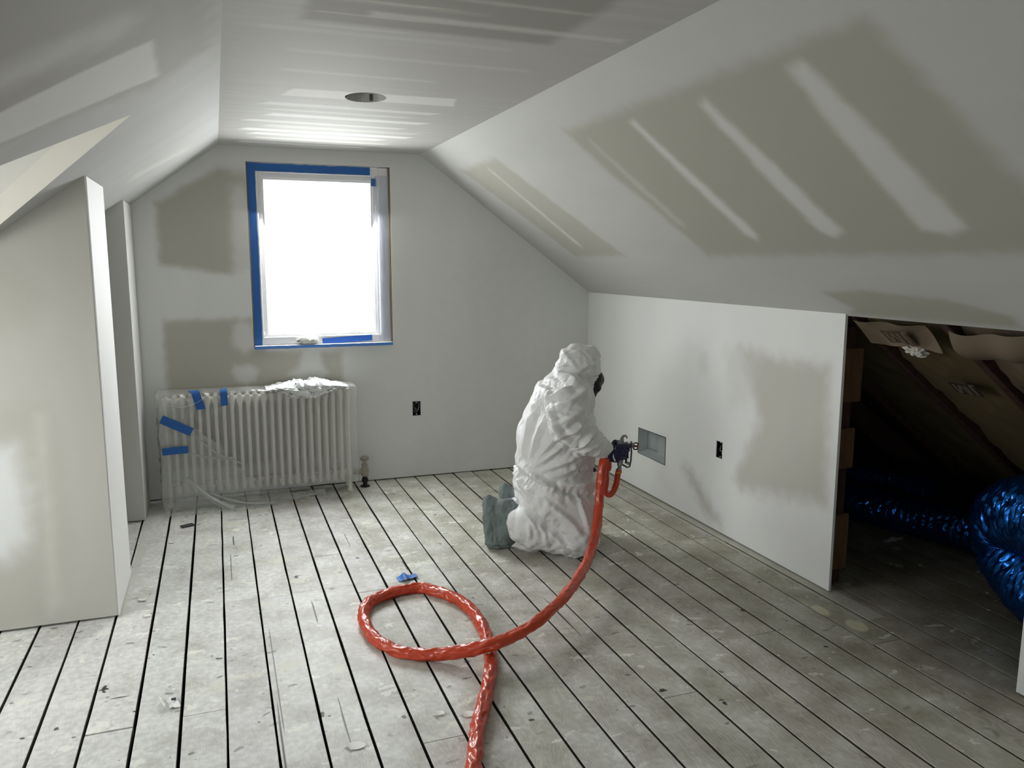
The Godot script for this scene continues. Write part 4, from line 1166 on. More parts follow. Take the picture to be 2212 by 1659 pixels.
class BodyFolds extends Folds:
	func moved(p: Vector3, nrm: Vector3) -> Vector3:
		var q := Vector3(p.x, p.y * 0.42, p.z)                      # folds hang down the back
		var k := 1.0
		if p.y < 0.46: q = Vector3(p.x * 0.8 + p.y * 0.5, p.y * 0.9 - p.x * 0.5, p.z)
		var arm := smoothstep(0.17, 0.21, p.z) * smoothstep(0.48, 0.56, p.y) * (1.0 - smoothstep(0.86, 0.92, p.y))
		if arm > 0.5: q = Vector3(p.x * 0.8 + p.y * 0.4, p.y * 1.1 - p.x * 0.5, p.z) * 1.15
		if p.y > 0.90: q = Vector3(p.x, p.y * 0.9, p.z) * 1.3; k = 0.55
		var amp: float = (0.65 + 0.8 * n[3].get_noise_3dv(p))
		var a: float = 1.0 - 2.6 * absf(n[0].get_noise_3dv(q))
		var b: float = 1.0 - 2.6 * absf(n[1].get_noise_3dv(q))
		var c: float = 1.0 - 2.6 * absf(n[2].get_noise_3dv(q))
		var w: float = k * amp * (0.0060 * a + 0.0042 * b + 0.0019 * c) - 0.003 + ridges(p) * smoothstep(-0.25, 0.25, nrm.z * signf(p.z))
		# flat facets meeting in straight creases, as crumpled sheet does
		var fold := 0.0
		for s in [[Vector3(9.0, 5.0, 3.0), 0.0], [Vector3(-6.5, 8.0, 5.0), 3.0], [Vector3(4.0, -11.0, 7.0), 7.0], [Vector3(15.0, 7.0, -9.0), 11.0], [Vector3(-12.0, 16.0, 6.0), 15.0]]:
			var t: float = q.dot(s[0]) * (1.0 if p.y > 0.46 else 0.8) + 1.1 * n[3].get_noise_3dv(p + Vector3(s[1], 0, 0))
			fold += absf(t - floorf(t) - 0.5) * 2.0 - 0.5
		w += 0.0033 * k * clampf(amp + 0.2, 0.0, 1.3) * fold
		# elastic waist: a groove with gathers, cloth blousing over it
		var belt := p.y - (0.450 - 0.30 * (p.x + 0.2))
		if p.y > 0.25 and p.y < 0.60 and arm < 0.5:
			w -= 0.014 * exp(-pow(belt / 0.011, 2.0))
			w += 0.010 * exp(-pow((belt - 0.05) / 0.035, 2.0))
			w += 0.0045 * sin(atan2(p.z, p.x) * 38.0 + 9.0 * n[0].get_noise_3dv(p)) * exp(-pow(belt / 0.035, 2.0))
		# elastic at the neck of the hood
		var nk := p.y - (0.928 + 0.10 * (p.x - 0.08))
		if p.y > 0.85: w -= 0.010 * exp(-pow(nk / 0.010, 2.0))
		# arm hole seam and gathered cuff
		if arm > 0.5 and p.x > 0.20: w += 0.004 * sin((p.x - p.y) * 95.0) * smoothstep(0.20, 0.26, p.x)
		var r: Vector3 = p + nrm * w
		if r.y < 0.002: r.y = 0.002
		return r

class GloveFolds extends Folds:
	func moved(p: Vector3, nrm: Vector3) -> Vector3:
		return p + nrm * (0.0015 * (1.0 - 2.4 * absf(n[0].get_noise_3dv(p))))

class BootFolds extends Folds:
	func moved(p: Vector3, nrm: Vector3) -> Vector3:
		var q := Vector3(p.x, p.y * 0.6, p.z)
		var r: Vector3 = p + nrm * (0.010 * (0.8 - 2.4 * absf(n[0].get_noise_3dv(q))) + 0.005 * (0.8 - 2.4 * absf(n[1].get_noise_3dv(q))) + 0.004 * sin(p.y * 230.0) * (1.0 - smoothstep(0.02, 0.05, p.y)))
		if r.y < 0.002: r.y = 0.002
		return r

# ------------------------------------------------------------------ soft shapes: a distance field meshed as surface nets
class Field:
	var lo: Vector3
	var h: float
	var nx: int
	var ny: int
	var nz: int
	var d: PackedFloat32Array
	func _init(a: Vector3, b: Vector3, cell: float) -> void:
		lo = a; h = cell
		nx = int((b.x - a.x) / cell) + 2; ny = int((b.y - a.y) / cell) + 2; nz = int((b.z - a.z) / cell) + 2
		d.resize(nx * ny * nz); d.fill(9.0)
	# kind 0: tapered capsule a-b with radii ra, rb, widened along z by sz; cut: carve instead of add
	func bone(a: Vector3, b: Vector3, ra: float, rb: float, k := 0.03, sz := 1.0, cut := false) -> void:
		var r := maxf(ra, rb); var m := r + 0.05; var mz := r * sz + 0.05
		var x0 := maxi(0, int((minf(a.x, b.x) - m - lo.x) / h)); var x1 := mini(nx - 1, int((maxf(a.x, b.x) + m - lo.x) / h) + 1)
		var y0 := maxi(0, int((minf(a.y, b.y) - m - lo.y) / h)); var y1 := mini(ny - 1, int((maxf(a.y, b.y) + m - lo.y) / h) + 1)
		var z0 := maxi(0, int((minf(a.z, b.z) - mz - lo.z) / h)); var z1 := mini(nz - 1, int((maxf(a.z, b.z) + mz - lo.z) / h) + 1)
		var cz := (a.z + b.z) * 0.5
		var A := Vector3(a.x, a.y, cz + (a.z - cz) / sz); var B := Vector3(b.x, b.y, cz + (b.z - cz) / sz)
		var ba := B - A; var L := maxf(ba.length_squared(), 1e-9)
		for z in range(z0, z1 + 1):
			var pz := cz + (lo.z + z * h - cz) / sz
			for y in range(y0, y1 + 1):
				var i := (z * ny + y) * nx + x0
				var p := Vector3(lo.x + x0 * h, lo.y + y * h, pz)
				for x in range(x0, x1 + 1):
					var pa := p - A
					var t := clampf(pa.dot(ba) / L, 0.0, 1.0)
					var e := (pa - ba * t).length() - (ra + (rb - ra) * t)
					var c := d[i]
					if cut:
						e = -e
						var q := maxf(k - absf(c - e), 0.0) / k
						d[i] = maxf(c, e) + q * q * k * 0.25
					else:
						var q := maxf(k - absf(c - e), 0.0) / k
						d[i] = minf(c, e) - q * q * k * 0.25
					i += 1; p.x += h
	func ball(c: Vector3, r: Vector3, k := 0.03, turn := Basis.IDENTITY) -> void:
		var m := maxf(r.x, maxf(r.y, r.z)) + 0.05; var inv := turn.inverse(); var s := minf(r.x, minf(r.y, r.z))
		for z in range(maxi(0, int((c.z - m - lo.z) / h)), mini(nz, int((c.z + m - lo.z) / h) + 2)):
			for y in range(maxi(0, int((c.y - m - lo.y) / h)), mini(ny, int((c.y + m - lo.y) / h) + 2)):
				for x in range(maxi(0, int((c.x - m - lo.x) / h)), mini(nx, int((c.x + m - lo.x) / h) + 2)):
					var p := inv * (lo + Vector3(x, y, z) * h - c)
					var e := ((p / r).length() - 1.0) * s
					var i := (z * ny + y) * nx + x
					var q := maxf(k - absf(d[i] - e), 0.0) / k
					d[i] = minf(d[i], e) - q * q * k * 0.25
	func mesh(folds: Folds = null) -> ArrayMesh:
		var cell := {}
		var V := PackedVector3Array(); var I := PackedInt32Array()
		var sxy := nx * ny
		for z in nz - 1:
			for y in ny - 1:
				var i := (z * ny + y) * nx
				for x in nx - 1:
					var c := d[i]
					if c < 2.5 * h and c > -2.5 * h:
						var e := [c, d[i + 1], d[i + nx], d[i + nx + 1], d[i + sxy], d[i + sxy + 1], d[i + sxy + nx], d[i + sxy + nx + 1]]
						var neg := 0
						for v in e: if v < 0.0: neg += 1
						if neg > 0 and neg < 8:
							var s := Vector3.ZERO; var n := 0
							for g in [[0, 1], [2, 3], [4, 5], [6, 7], [0, 2], [1, 3], [4, 6], [5, 7], [0, 4], [1, 5], [2, 6], [3, 7]]:
								var p: float = e[g[0]]; var q: float = e[g[1]]
								if (p < 0.0) != (q < 0.0):
									var t := p / (p - q)
									var P := Vector3(g[0] & 1, (g[0] >> 1) & 1, g[0] >> 2); var Q := Vector3(g[1] & 1, (g[1] >> 1) & 1, g[1] >> 2)
									s += P.lerp(Q, t); n += 1
							cell[i] = V.size()
							V.append(lo + (Vector3(x, y, z) + s / n) * h)
					i += 1
		for i in cell:
			var c: float = d[i]
			for ax in 3:
				var step: int = [1, nx, sxy][ax]; var u: int = [nx, sxy, 1][ax]; var v: int = [sxy, 1, nx][ax]
				if i + step >= d.size(): continue
				var c2 := d[i + step]
				if (c < 0.0) == (c2 < 0.0): continue
				if not (cell.has(i - u) and cell.has(i - v) and cell.has(i - u - v)): continue
				var q := [cell[i], cell[i - u], cell[i - u - v], cell[i - v]]
				if c < 0.0: I.append_array([q[0], q[2], q[1], q[0], q[3], q[2]])
				else: I.append_array([q[0], q[1], q[2], q[0], q[2], q[3]])
		var N := Field.normals(V, I)
		if folds:
			for i in V.size(): V[i] = folds.moved(V[i], N[i])
			N = Field.normals(V, I)
		var a := []; a.resize(Mesh.ARRAY_MAX)
		a[Mesh.ARRAY_VERTEX] = V; a[Mesh.ARRAY_NORMAL] = N; a[Mesh.ARRAY_INDEX] = I
		var m := ArrayMesh.new(); m.add_surface_from_arrays(Mesh.PRIMITIVE_TRIANGLES, a)
		return m
	static func normals(V: PackedVector3Array, I: PackedInt32Array) -> PackedVector3Array:
		var N := PackedVector3Array(); N.resize(V.size())
		for i in range(0, I.size(), 3):
			var a := I[i]; var b := I[i + 1]; var c := I[i + 2]
			var n := (V[c] - V[a]).cross(V[b] - V[a])
			N[a] += n; N[b] += n; N[c] += n
		for i in N.size(): N[i] = N[i].normalized()
		return N

# ------------------------------------------------------------------ the painter, kneeling upright at the knee wall
const PB := Vector3(1.667, 0.0, -3.882)      # floor under the hips
const PT := -0.3534                          # facing along the local x axis

func painter() -> void:
	var o := thing("person", PB, "person in a white hooded coverall kneeling and holding a spray gun", "person")
	o.rotation.y = -PT * -1.0
	var tyvek := mat(Color(0.845, 0.845, 0.838), 0.5)
	tyvek.metallic_specular = 0.45
	var n1 := noise(5.5, 2, 101); var n2 := noise(13.0, 2, 102); var n3 := noise(30.0, 2, 103); var nm := noise(3.0, 1, 104)
	# body, hood, arms and legs of the coverall
	var f := Field.new(Vector3(-0.30, -0.02, -0.40), Vector3(0.36, 1.16, 0.40), 0.0066)
	f.bone(Vector3(0.015, 0.43, 0), Vector3(0.025, 0.60, 0), 0.205, 0.200, 0.05, 1.18)
	f.bone(Vector3(0.025, 0.60, 0), Vector3(0.060, 0.80, 0), 0.200, 0.165, 0.05, 1.22)
	f.bone(Vector3(0.070, 0.845, -0.14), Vector3(0.070, 0.845, 0.14), 0.105, 0.105, 0.07)
	f.bone(Vector3(0.085, 0.88, 0), Vector3(0.125, 0.97, 0), 0.095, 0.088, 0.05)
	f.ball(Vector3(0.0, 0.33, 0), Vector3(0.205, 0.165, 0.235), 0.05)
	for s in [-1.0, 1.0]:
		f.bone(Vector3(0.0, 0.27, 0.105 * s), Vector3(0.135, 0.15, 0.155 * s), 0.155, 0.118, 0.05)
		f.bone(Vector3(0.085, 0.31, 0.10 * s), Vector3(0.145, 0.14, 0.155 * s), 0.140, 0.112, 0.03)
		f.bone(Vector3(0.150, 0.095, 0.160 * s), Vector3(0.02, 0.105, 0.135 * s), 0.098, 0.100, 0.016)
		f.bone(Vector3(0.02, 0.105, 0.135 * s), Vector3(-0.120, 0.155, 0.105 * s), 0.100, 0.114, 0.016)
		f.bone(Vector3(-0.10, 0.11, 0.11 * s), Vector3(-0.165, 0.115, 0.095 * s), 0.095, 0.062, 0.03)
	# right arm (towards the viewer) bent, cuff at the gun hand
	f.bone(Vector3(0.080, 0.845, 0.185), Vector3(0.058, 0.735, 0.245), 0.096, 0.090, 0.010)
	f.bone(Vector3(0.058, 0.725, 0.240), Vector3(0.160, 0.655, 0.210), 0.088, 0.074, 0.012)
	f.bone(Vector3(0.160, 0.655, 0.205), Vector3(0.268, 0.580, 0.148), 0.072, 0.048, 0.03)
	# left arm, hand resting on the thigh
	f.bone(Vector3(0.080, 0.845, -0.185), Vector3(0.085, 0.66, -0.265), 0.100, 0.086, 0.02)
	f.bone(Vector3(0.085, 0.66, -0.265), Vector3(0.155, 0.46, -0.215), 0.082, 0.050, 0.03)
	# hood, turned a little away; open at the face
	var hc := Vector3(0.142, 0.990, 0.0)
	f.ball(hc, Vector3(0.120, 0.116, 0.104), 0.025, Basis(Vector3.UP, 0.28))
	f.bone(hc + Vector3(-0.035, 0.055, 0), hc + Vector3(0.05, 0.06, -0.01), 0.062, 0.060, 0.02)
	f.bone(hc + Vector3(-0.05, -0.015, 0.0), hc + Vector3(0.0, -0.06, 0), 0.082, 0.080, 0.02)
	f.bone(hc + Vector3(0.010, -0.055, -0.005), hc + Vector3(0.005, -0.125, -0.005), 0.080, 0.064, 0.03)
	var face := Vector3(cos(0.30), 0, -sin(0.30))
	f.bone(hc + face * 0.155 + Vector3(0, -0.005, 0), hc + face * 0.120 + Vector3(0, -0.150, 0), 0.052, 0.052, 0.012, 1.0, true)
	f.bone(hc + face * 0.06 + Vector3(0, -0.03, 0), hc + face * 0.07 + Vector3(0, -0.08, 0), 0.055, 0.05, 0.01, 1.0, true)
	obj("coverall", f.mesh(BodyFolds.new([n1, n2, n3, nm], [
		[0.014, 0.030, 605, 440, 690, 395, 800, 330], [0.016, 0.032, 590, 420, 612, 520, 650, 640, 690, 700], [0.014, 0.026, 640, 490, 730, 455, 865, 375],
		[0.015, 0.028, 640, 600, 740, 560, 865, 470], [0.013, 0.024, 665, 680, 760, 640, 870, 545], [0.013, 0.026, 700, 705, 800, 742, 890, 690], [0.012, 0.022, 780, 745, 870, 690, 950, 640],
		[0.011, 0.020, 830, 785, 900, 760, 960, 700], [0.010, 0.020, 880, 825, 950, 800, 1005, 755],
		[0.013, 0.035, 560, 410, 470, 640, 425, 900], [0.012, 0.030, 605, 520, 520, 720, 465, 930], [0.012, 0.028, 655, 700, 560, 820, 480, 945], [0.011, 0.028, 720, 740, 590, 850, 495, 950],
		[0.011, 0.030, 860, 800, 660, 900, 525, 950], [0.010, 0.026, 480, 440, 410, 620, 370, 860], [0.010, 0.030, 830, 900, 700, 960, 600, 985],
		[0.013, 0.030, 430, 950, 520, 1000, 600, 1080, 700, 1185], [0.012, 0.028, 480, 965, 640, 1060, 770, 1160], [0.012, 0.028, 370, 980, 420, 1075, 530, 1135], [0.010, 0.024, 570, 1010, 690, 1135],
		[0.012, 0.030, 690, 1030, 800, 1060, 880, 1060], [0.011, 0.026, 640, 1190, 760, 1290, 850, 1420], [0.012, 0.030, 560, 1120, 680, 1240, 800, 1360], [0.010, 0.022, 800, 1110, 840, 1240, 880, 1360],
		[-0.024, 0.026, 395, 1150, 470, 1240, 560, 1305, 650, 1372, 730, 1450], [0.013, 0.026, 440, 1260, 500, 1310, 540, 1410], [0.013, 0.024, 540, 1320, 580, 1390, 600, 1490], [0.013, 0.024, 620, 1385, 680, 1430, 735, 1500],
		[0.012, 0.024, 370, 1200, 350, 1300, 335, 1390], [0.012, 0.022, 690, 1440, 760, 1470, 830, 1500], [0.010, 0.022, 470, 1330, 480, 1400, 470, 1440],
		[0.009, 0.020, 690, 130, 740, 205, 810, 285], [0.008, 0.020, 665, 190, 760, 172, 860, 150], [0.008, 0.018, 670, 260, 760, 270, 850, 262], [0.009, 0.020, 700, 110, 790, 110, 870, 95], [0.008, 0.022, 800, 290, 860, 250, 930, 240],
		[0.012, 0.028, 660, 300, 740, 320, 830, 400, 870, 460], [0.010, 0.024, 770, 300, 830, 340, 880, 420]])), tyvek, o)
	# zip down the front
	var zp := PackedVector3Array()
	for p in [[0.222, 0.70], [0.228, 0.62], [0.232, 0.55], [0.230, 0.47], [0.214, 0.40], [0.196, 0.35]]: zp.append(Vector3(p[0], p[1], 0.012))
	obj("zip", tube(zp, 0.004, 6), mat(Color(0.70, 0.70, 0.69), 0.5), o)
	# the head inside the hood, and the black half mask
	var hd := Node3D.new(); hd.name = "head"; hd.position = hc; hd.rotation.y = 0.30; o.add_child(hd)
	var hf := Field.new(Vector3(-0.13, -0.16, -0.11), Vector3(0.15, 0.14, 0.11), 0.005)
	hf.ball(Vector3(0.0, 0.02, 0), Vector3(0.092, 0.085, 0.070), 0.02)
	hf.bone(Vector3(0.030, -0.02, 0), Vector3(0.045, -0.085, 0), 0.060, 0.034, 0.03)
	hf.bone(Vector3(0.085, 0.012, 0), Vector3(0.108, -0.030, 0), 0.010, 0.015, 0.012)
	for s in [-1, 1]:
		hf.bone(Vector3(0.078, 0.022, 0.012 * s), Vector3(0.068, 0.022, 0.048 * s), 0.012, 0.010, 0.012)
		hf.bone(Vector3(-0.01, 0.02, 0.068 * s), Vector3(-0.015, -0.025, 0.068 * s), 0.016, 0.010, 0.008)
	hf.bone(Vector3(0.0, -0.05, 0), Vector3(-0.03, -0.15, 0), 0.055, 0.055, 0.03)
	obj("face", hf.mesh(), mat(Color(0.33, 0.22, 0.16), 0.6), hd)
	var mf := Field.new(Vector3(0.0, -0.18, -0.10), Vector3(0.16, 0.06, 0.10), 0.004)
	mf.bone(Vector3(0.092, -0.055, 0), Vector3(0.062, -0.140, 0), 0.040, 0.038, 0.03, 1.25)
	mf.bone(Vector3(0.095, -0.065, 0), Vector3(0.118, -0.076, 0), 0.030, 0.020, 0.04)
	for s in [-1, 1]: mf.bone(Vector3(0.080, -0.100, 0.030 * s), Vector3(0.084, -0.106, 0.052 * s), 0.024, 0.020, 0.03)
	obj("mask", mf.mesh(), mat(Color(0.022, 0.022, 0.025), 0.5), hd)
	for s in [-1, 1]:
		var st := mb()
		for y in [-0.01, -0.06]:
			add_tube(st, PackedVector3Array([Vector3(0.085, y - 0.02, 0.055 * s), Vector3(0.03, y * 0.8, 0.079 * s), Vector3(-0.03, y * 0.4, 0.078 * s), Vector3(-0.085, y * 0.2, 0.02 * s)]), PackedFloat32Array([0.004, 0.004, 0.004, 0.004]), 6)
		obj("mask_strap", st.commit(), M.black, hd)
	# gloves
	var navy := mat(Color(0.085, 0.085, 0.24), 0.5)
	var gn := noise(40.0, 2, 120)
	var gf := Field.new(Vector3(0.22, 0.46, 0.05), Vector3(0.43, 0.64, 0.22), 0.003)
	gf.bone(Vector3(0.262, 0.585, 0.150), Vector3(0.300, 0.562, 0.140), 0.038, 0.035, 0.01)
	gf.bone(Vector3(0.300, 0.562, 0.140), Vector3(0.335, 0.575, 0.142), 0.034, 0.024, 0.012)
	gf.bone(Vector3(0.300, 0.548, 0.140), Vector3(0.335, 0.548, 0.142), 0.033, 0.022, 0.012)
	gf.bone(Vector3(0.305, 0.535, 0.138), Vector3(0.330, 0.525, 0.142), 0.028, 0.020, 0.012)
	var fy := [0.592, 0.570, 0.549, 0.529]; var ex := [0.030, 0.022, 0.016, 0.008]
	for k in 4:
		var y: float = fy[k]; var x: float = ex[k]
		gf.bone(Vector3(0.330, y, 0.146), Vector3(0.352 + x, y + 0.003, 0.146), 0.0115, 0.0105, 0.006)
		gf.bone(Vector3(0.352 + x, y + 0.003, 0.146), Vector3(0.372 + x, y - 0.001, 0.128), 0.0105, 0.0095, 0.005)
		gf.bone(Vector3(0.372 + x, y - 0.001, 0.128), Vector3(0.362 + x, y - 0.004, 0.104), 0.0095, 0.0085, 0.005)
	gf.bone(Vector3(0.305, 0.578, 0.120), Vector3(0.330, 0.605, 0.100), 0.016, 0.0125, 0.008)
	gf.bone(Vector3(0.330, 0.605, 0.100), Vector3(0.362, 0.603, 0.092), 0.012, 0.0095, 0.005)
	obj("glove", gf.mesh(GloveFolds.new([gn])), navy, o)
	var st2 := mb(); var band := PackedVector3Array()
	for k in 25:
		var a := TAU * k / 24.0
		band.append(Vector3(0.321 + 0.010 * cos(a * 2.0), 0.554 + 0.042 * cos(a), 0.138 + 0.034 * sin(a)))
	var br := PackedFloat32Array(); br.resize(25); br.fill(0.0045)
	add_tube(st2, band, br, 8, false)
	obj("glove_band", st2.commit(), M.white, o)
	var lf := Field.new(Vector3(0.16, 0.36, -0.27), Vector3(0.36, 0.50, -0.08), 0.0035)
	lf.bone(Vector3(0.208, 0.462, -0.190), Vector3(0.235, 0.425, -0.172), 0.036, 0.032, 0.01)
	lf.bone(Vector3(0.235, 0.425, -0.172), Vector3(0.268, 0.398, -0.165), 0.030, 0.024, 0.012, 1.3)
	for k in 4:
		var z := -0.198 + 0.021 * k; var l: float = [0.85, 1.0, 0.96, 0.75][k]
		lf.bone(Vector3(0.270, 0.398, z), Vector3(0.270 + 0.030 * l, 0.388, z), 0.0105, 0.0098, 0.005)
		lf.bone(Vector3(0.270 + 0.030 * l, 0.388, z), Vector3(0.270 + 0.050 * l, 0.362, z), 0.0098, 0.0085, 0.005)
	lf.bone(Vector3(0.240, 0.420, -0.148), Vector3(0.275, 0.395, -0.125), 0.015, 0.010, 0.008)
	obj("glove", lf.mesh(GloveFolds.new([gn])), navy, o).position = Vector3(-0.06, 0.01, -0.03)
	# boot covers, toes on the floor
	var cover := mat(Color(0.43, 0.475, 0.465), 0.7)
	var bn := noise(8.0, 2, 140); var bn2 := noise(20.0, 2, 141)
	for s in [[Vector3(0, 0, 0)], [Vector3(0.085, -0.002, -0.235)]]:
		var bf := Field.new(Vector3(-0.42, -0.02, -0.08), Vector3(-0.10, 0.34, 0.16), 0.006)
		bf.bone(Vector3(-0.315, 0.045, 0.045), Vector3(-0.330, 0.235, 0.045), 0.044, 0.042, 0.03, 1.15)
		bf.bone(Vector3(-0.250, 0.045, 0.045), Vector3(-0.245, 0.215, 0.045), 0.043, 0.050, 0.04, 1.1)
		bf.bone(Vector3(-0.328, 0.235, 0.045), Vector3(-0.345, 0.275, 0.045), 0.038, 0.020, 0.02, 1.2)
		bf.bone(Vector3(-0.250, 0.21, 0.05), Vector3(-0.175, 0.175, 0.075), 0.055, 0.058, 0.03)
		var bo := obj("boot_cover", bf.mesh(BootFolds.new([bn, bn2])), cover, o)
		bo.position = s[0]

# ------------------------------------------------------------------ spray gun and its sleeved hose
func at_person(p: Vector3) -> Vector3:
	return PB + p.rotated(Vector3.UP, PT)

func spray_hose_and_gun() -> void:
	var g := thing("spray_gun", PB, "metal airless spray gun with a dark red tip guard in the gloved hand", "spray gun")
	g.rotation.y = PT
	var metal := mat(Color(0.56, 0.57, 0.57), 0.32, 0.9)
	var dark := mat(Color(0.05, 0.05, 0.055), 0.45)
	var Z := 0.122
	# barrel and head
	var st := mb()
	add_lathe(st, Vector3(0.335, 0.603, Z), Vector3(1, -0.10, 0), [Vector2(0, 0), Vector2(0.013, 0.001), Vector2(0.016, 0.006), Vector2(0.016, 0.020), Vector2(0.013, 0.024), Vector2(0.0125, 0.045), Vector2(0.016, 0.048), Vector2(0.016, 0.058), Vector2(0.010, 0.062), Vector2(0.0095, 0.078), Vector2(0.0125, 0.080), Vector2(0.0125, 0.090), Vector2(0, 0.091)], 18)
	obj("barrel", st.commit(), metal, g)
	st = mb()
	add_tube(st, PackedVector3Array([Vector3(0.362, 0.612, Z), Vector3(0.362, 0.628, Z), Vector3(0.368, 0.642, Z), Vector3(0.380, 0.646, Z), Vector3(0.389, 0.637, Z), Vector3(0.386, 0.629, Z)]), PackedFloat32Array([0.011, 0.009, 0.007, 0.0055, 0.0045, 0.003]), 10)
	obj("hanging_hook", st.commit(), metal, g)
	# handle
	st = mb()
	add_tube(st, PackedVector3Array([Vector3(0.362, 0.598, Z), Vector3(0.362, 0.560, Z), Vector3(0.359, 0.520, Z), Vector3(0.354, 0.488, Z)]), PackedFloat32Array([0.016, 0.0145, 0.0145, 0.015]), 14)
	obj("handle", st.commit(), metal, g)
	st = mb()
	add_lathe(st, Vector3(0.354, 0.490, Z), Vector3(-0.05, -1, 0), [Vector2(0, 0), Vector2(0.013, 0.0), Vector2(0.013, 0.008), Vector2(0.009, 0.010), Vector2(0.009, 0.018), Vector2(0.0125, 0.019), Vector2(0.0125, 0.032), Vector2(0, 0.033)], 12)
	obj("swivel", st.commit(), metal, g)
	# trigger and guard frame
	st = mb()
	add_box(st, Vector3(0.392, 0.553, Z), Vector3(0.010, 0.060, 0.016), 0.003, Basis(Vector3(0, 0, 1), 0.10))
	add_box(st, Vector3(0.387, 0.515, Z), Vector3(0.010, 0.040, 0.014), 0.003, Basis(Vector3(0, 0, 1), -0.10))
	obj("trigger", st.commit(), dark, g)
	st = mb()
	var gp := PackedVector3Array(); var gr := PackedFloat32Array()
	for p in [[0.372, 0.590], [0.395, 0.592], [0.411, 0.584], [0.414, 0.560], [0.412, 0.510], [0.406, 0.478], [0.394, 0.474], [0.372, 0.487], [0.360, 0.497]]:
		gp.append(Vector3(p[0], p[1], Z)); gr.append(0.0042)
	add_tube(st, gp, gr, 8)
	obj("trigger_guard", st.commit(), dark, g)
	st = mb()
	add_lathe(st, Vector3(0.398, 0.497, Z - 0.008), Vector3(0, 0, 1), [Vector2(0, 0), Vector2(0.008, 0), Vector2(0.008, 0.016), Vector2(0, 0.016)], 12)
	obj("latch", st.commit(), metal, g)
	# tip guard: a dark red figure of eight with two openings
	var red := mat(Color(0.33, 0.055, 0.06), 0.45)
	st = mb()
	for s in [-1.0, 1.0]:
		var lp := PackedVector3Array(); var lr := PackedFloat32Array()
		for k in 17:
			var a := TAU * k / 16.0
			lp.append(Vector3(0.436 + 0.012 * cos(a), 0.589 + s * 0.0105 + 0.0085 * sin(a), Z + 0.004 * s)); lr.append(0.0036)
		add_tube(st, lp, lr, 8, false)
	add_tube(st, PackedVector3Array([Vector3(0.408, 0.594, Z), Vector3(0.426, 0.592, Z)]), PackedFloat32Array([0.0125, 0.011]), 12)
	obj("tip_guard", st.commit(), red, g)
	st = mb(); add_lathe(st, Vector3(0.412, 0.606, Z), Vector3(0, 1, 0), [Vector2(0, -0.012), Vector2(0.006, -0.012), Vector2(0.006, 0.006), Vector2(0.004, 0.010), Vector2(0, 0.010)], 10)
	obj("tip", st.commit(), metal, g)
	# the hose: from the swivel down, up over the wrist, down to the floor, once round and away under the viewer
	var pts: Array[Vector3] = []
	for p in [[0.351, 0.462, 0.122], [0.345, 0.43, 0.120], [0.337, 0.375, 0.118], [0.318, 0.330, 0.117], [0.296, 0.322, 0.117], [0.281, 0.35, 0.119], [0.283, 0.42, 0.124], [0.285, 0.49, 0.132], [0.276, 0.518, 0.150], [0.264, 0.515, 0.172]]:
		pts.append(at_person(Vector3(p[0], p[1], p[2])))
	pts.append_array([Vector3(1.839, 0.465, -3.619), Vector3(1.824, 0.370, -3.607), Vector3(1.805, 0.280, -3.581), Vector3(1.763, 0.205, -3.519), Vector3(1.688, 0.155, -3.405), Vector3(1.572, 0.135, -3.242), Vector3(1.457, 0.128, -3.096), Vector3(1.338, 0.122, -2.967), Vector3(1.241, 0.115, -2.882), Vector3(1.152, 0.108, -2.815), Vector3(1.064, 0.098, -2.769), Vector3(0.990, 0.088, -2.751), Vector3(0.927, 0.080, -2.746), Vector3(0.870, 0.065, -2.762), Vector3(0.796, 0.045, -2.798), Vector3(0.732, 0.030, -2.837),
		Vector3(0.667, 0.024, -2.873), Vector3(0.612, 0.024, -2.916), Vector3(0.570, 0.024, -2.981), Vector3(0.537, 0.024, -3.073), Vector3(0.525, 0.024, -3.189), Vector3(0.535, 0.024, -3.314), Vector3(0.585, 0.024, -3.423), Vector3(0.694, 0.024, -3.487), Vector3(0.774, 0.024, -3.503), Vector3(0.835, 0.024, -3.498), Vector3(0.891, 0.024, -3.438), Vector3(0.938, 0.024, -3.365), Vector3(0.980, 0.024, -3.249), Vector3(0.991, 0.024, -3.100), Vector3(0.977, 0.024, -2.953), Vector3(0.950, 0.024, -2.826), Vector3(0.923, 0.024, -2.718), Vector3(0.885, 0.024, -2.621), Vector3(0.844, 0.024, -2.532), Vector3(0.791, 0.024, -2.423), Vector3(0.754, 0.024, -2.347), Vector3(0.723, 0.024, -2.275), Vector3(0.691, 0.024, -2.195), Vector3(0.646, 0.024, -2.078), Vector3(0.579, 0.024, -1.931), Vector3(0.505, 0.024, -1.791), Vector3(0.40, 0.024, -1.55), Vector3(0.25, 0.024, -1.1)])
	var c := Curve3D.new()
	for i in pts.size():
		var a := pts[maxi(i - 1, 0)]; var b := pts[mini(i + 1, pts.size() - 1)]
		c.add_point(pts[i], (a - b) / 6.0, (b - a) / 6.0)
	var L := c.get_baked_length(); var n := int(L / 0.006); var sides := 24
	var nz := noise(1.0, 2, 201); var grid := []
	var side := Vector3.RIGHT
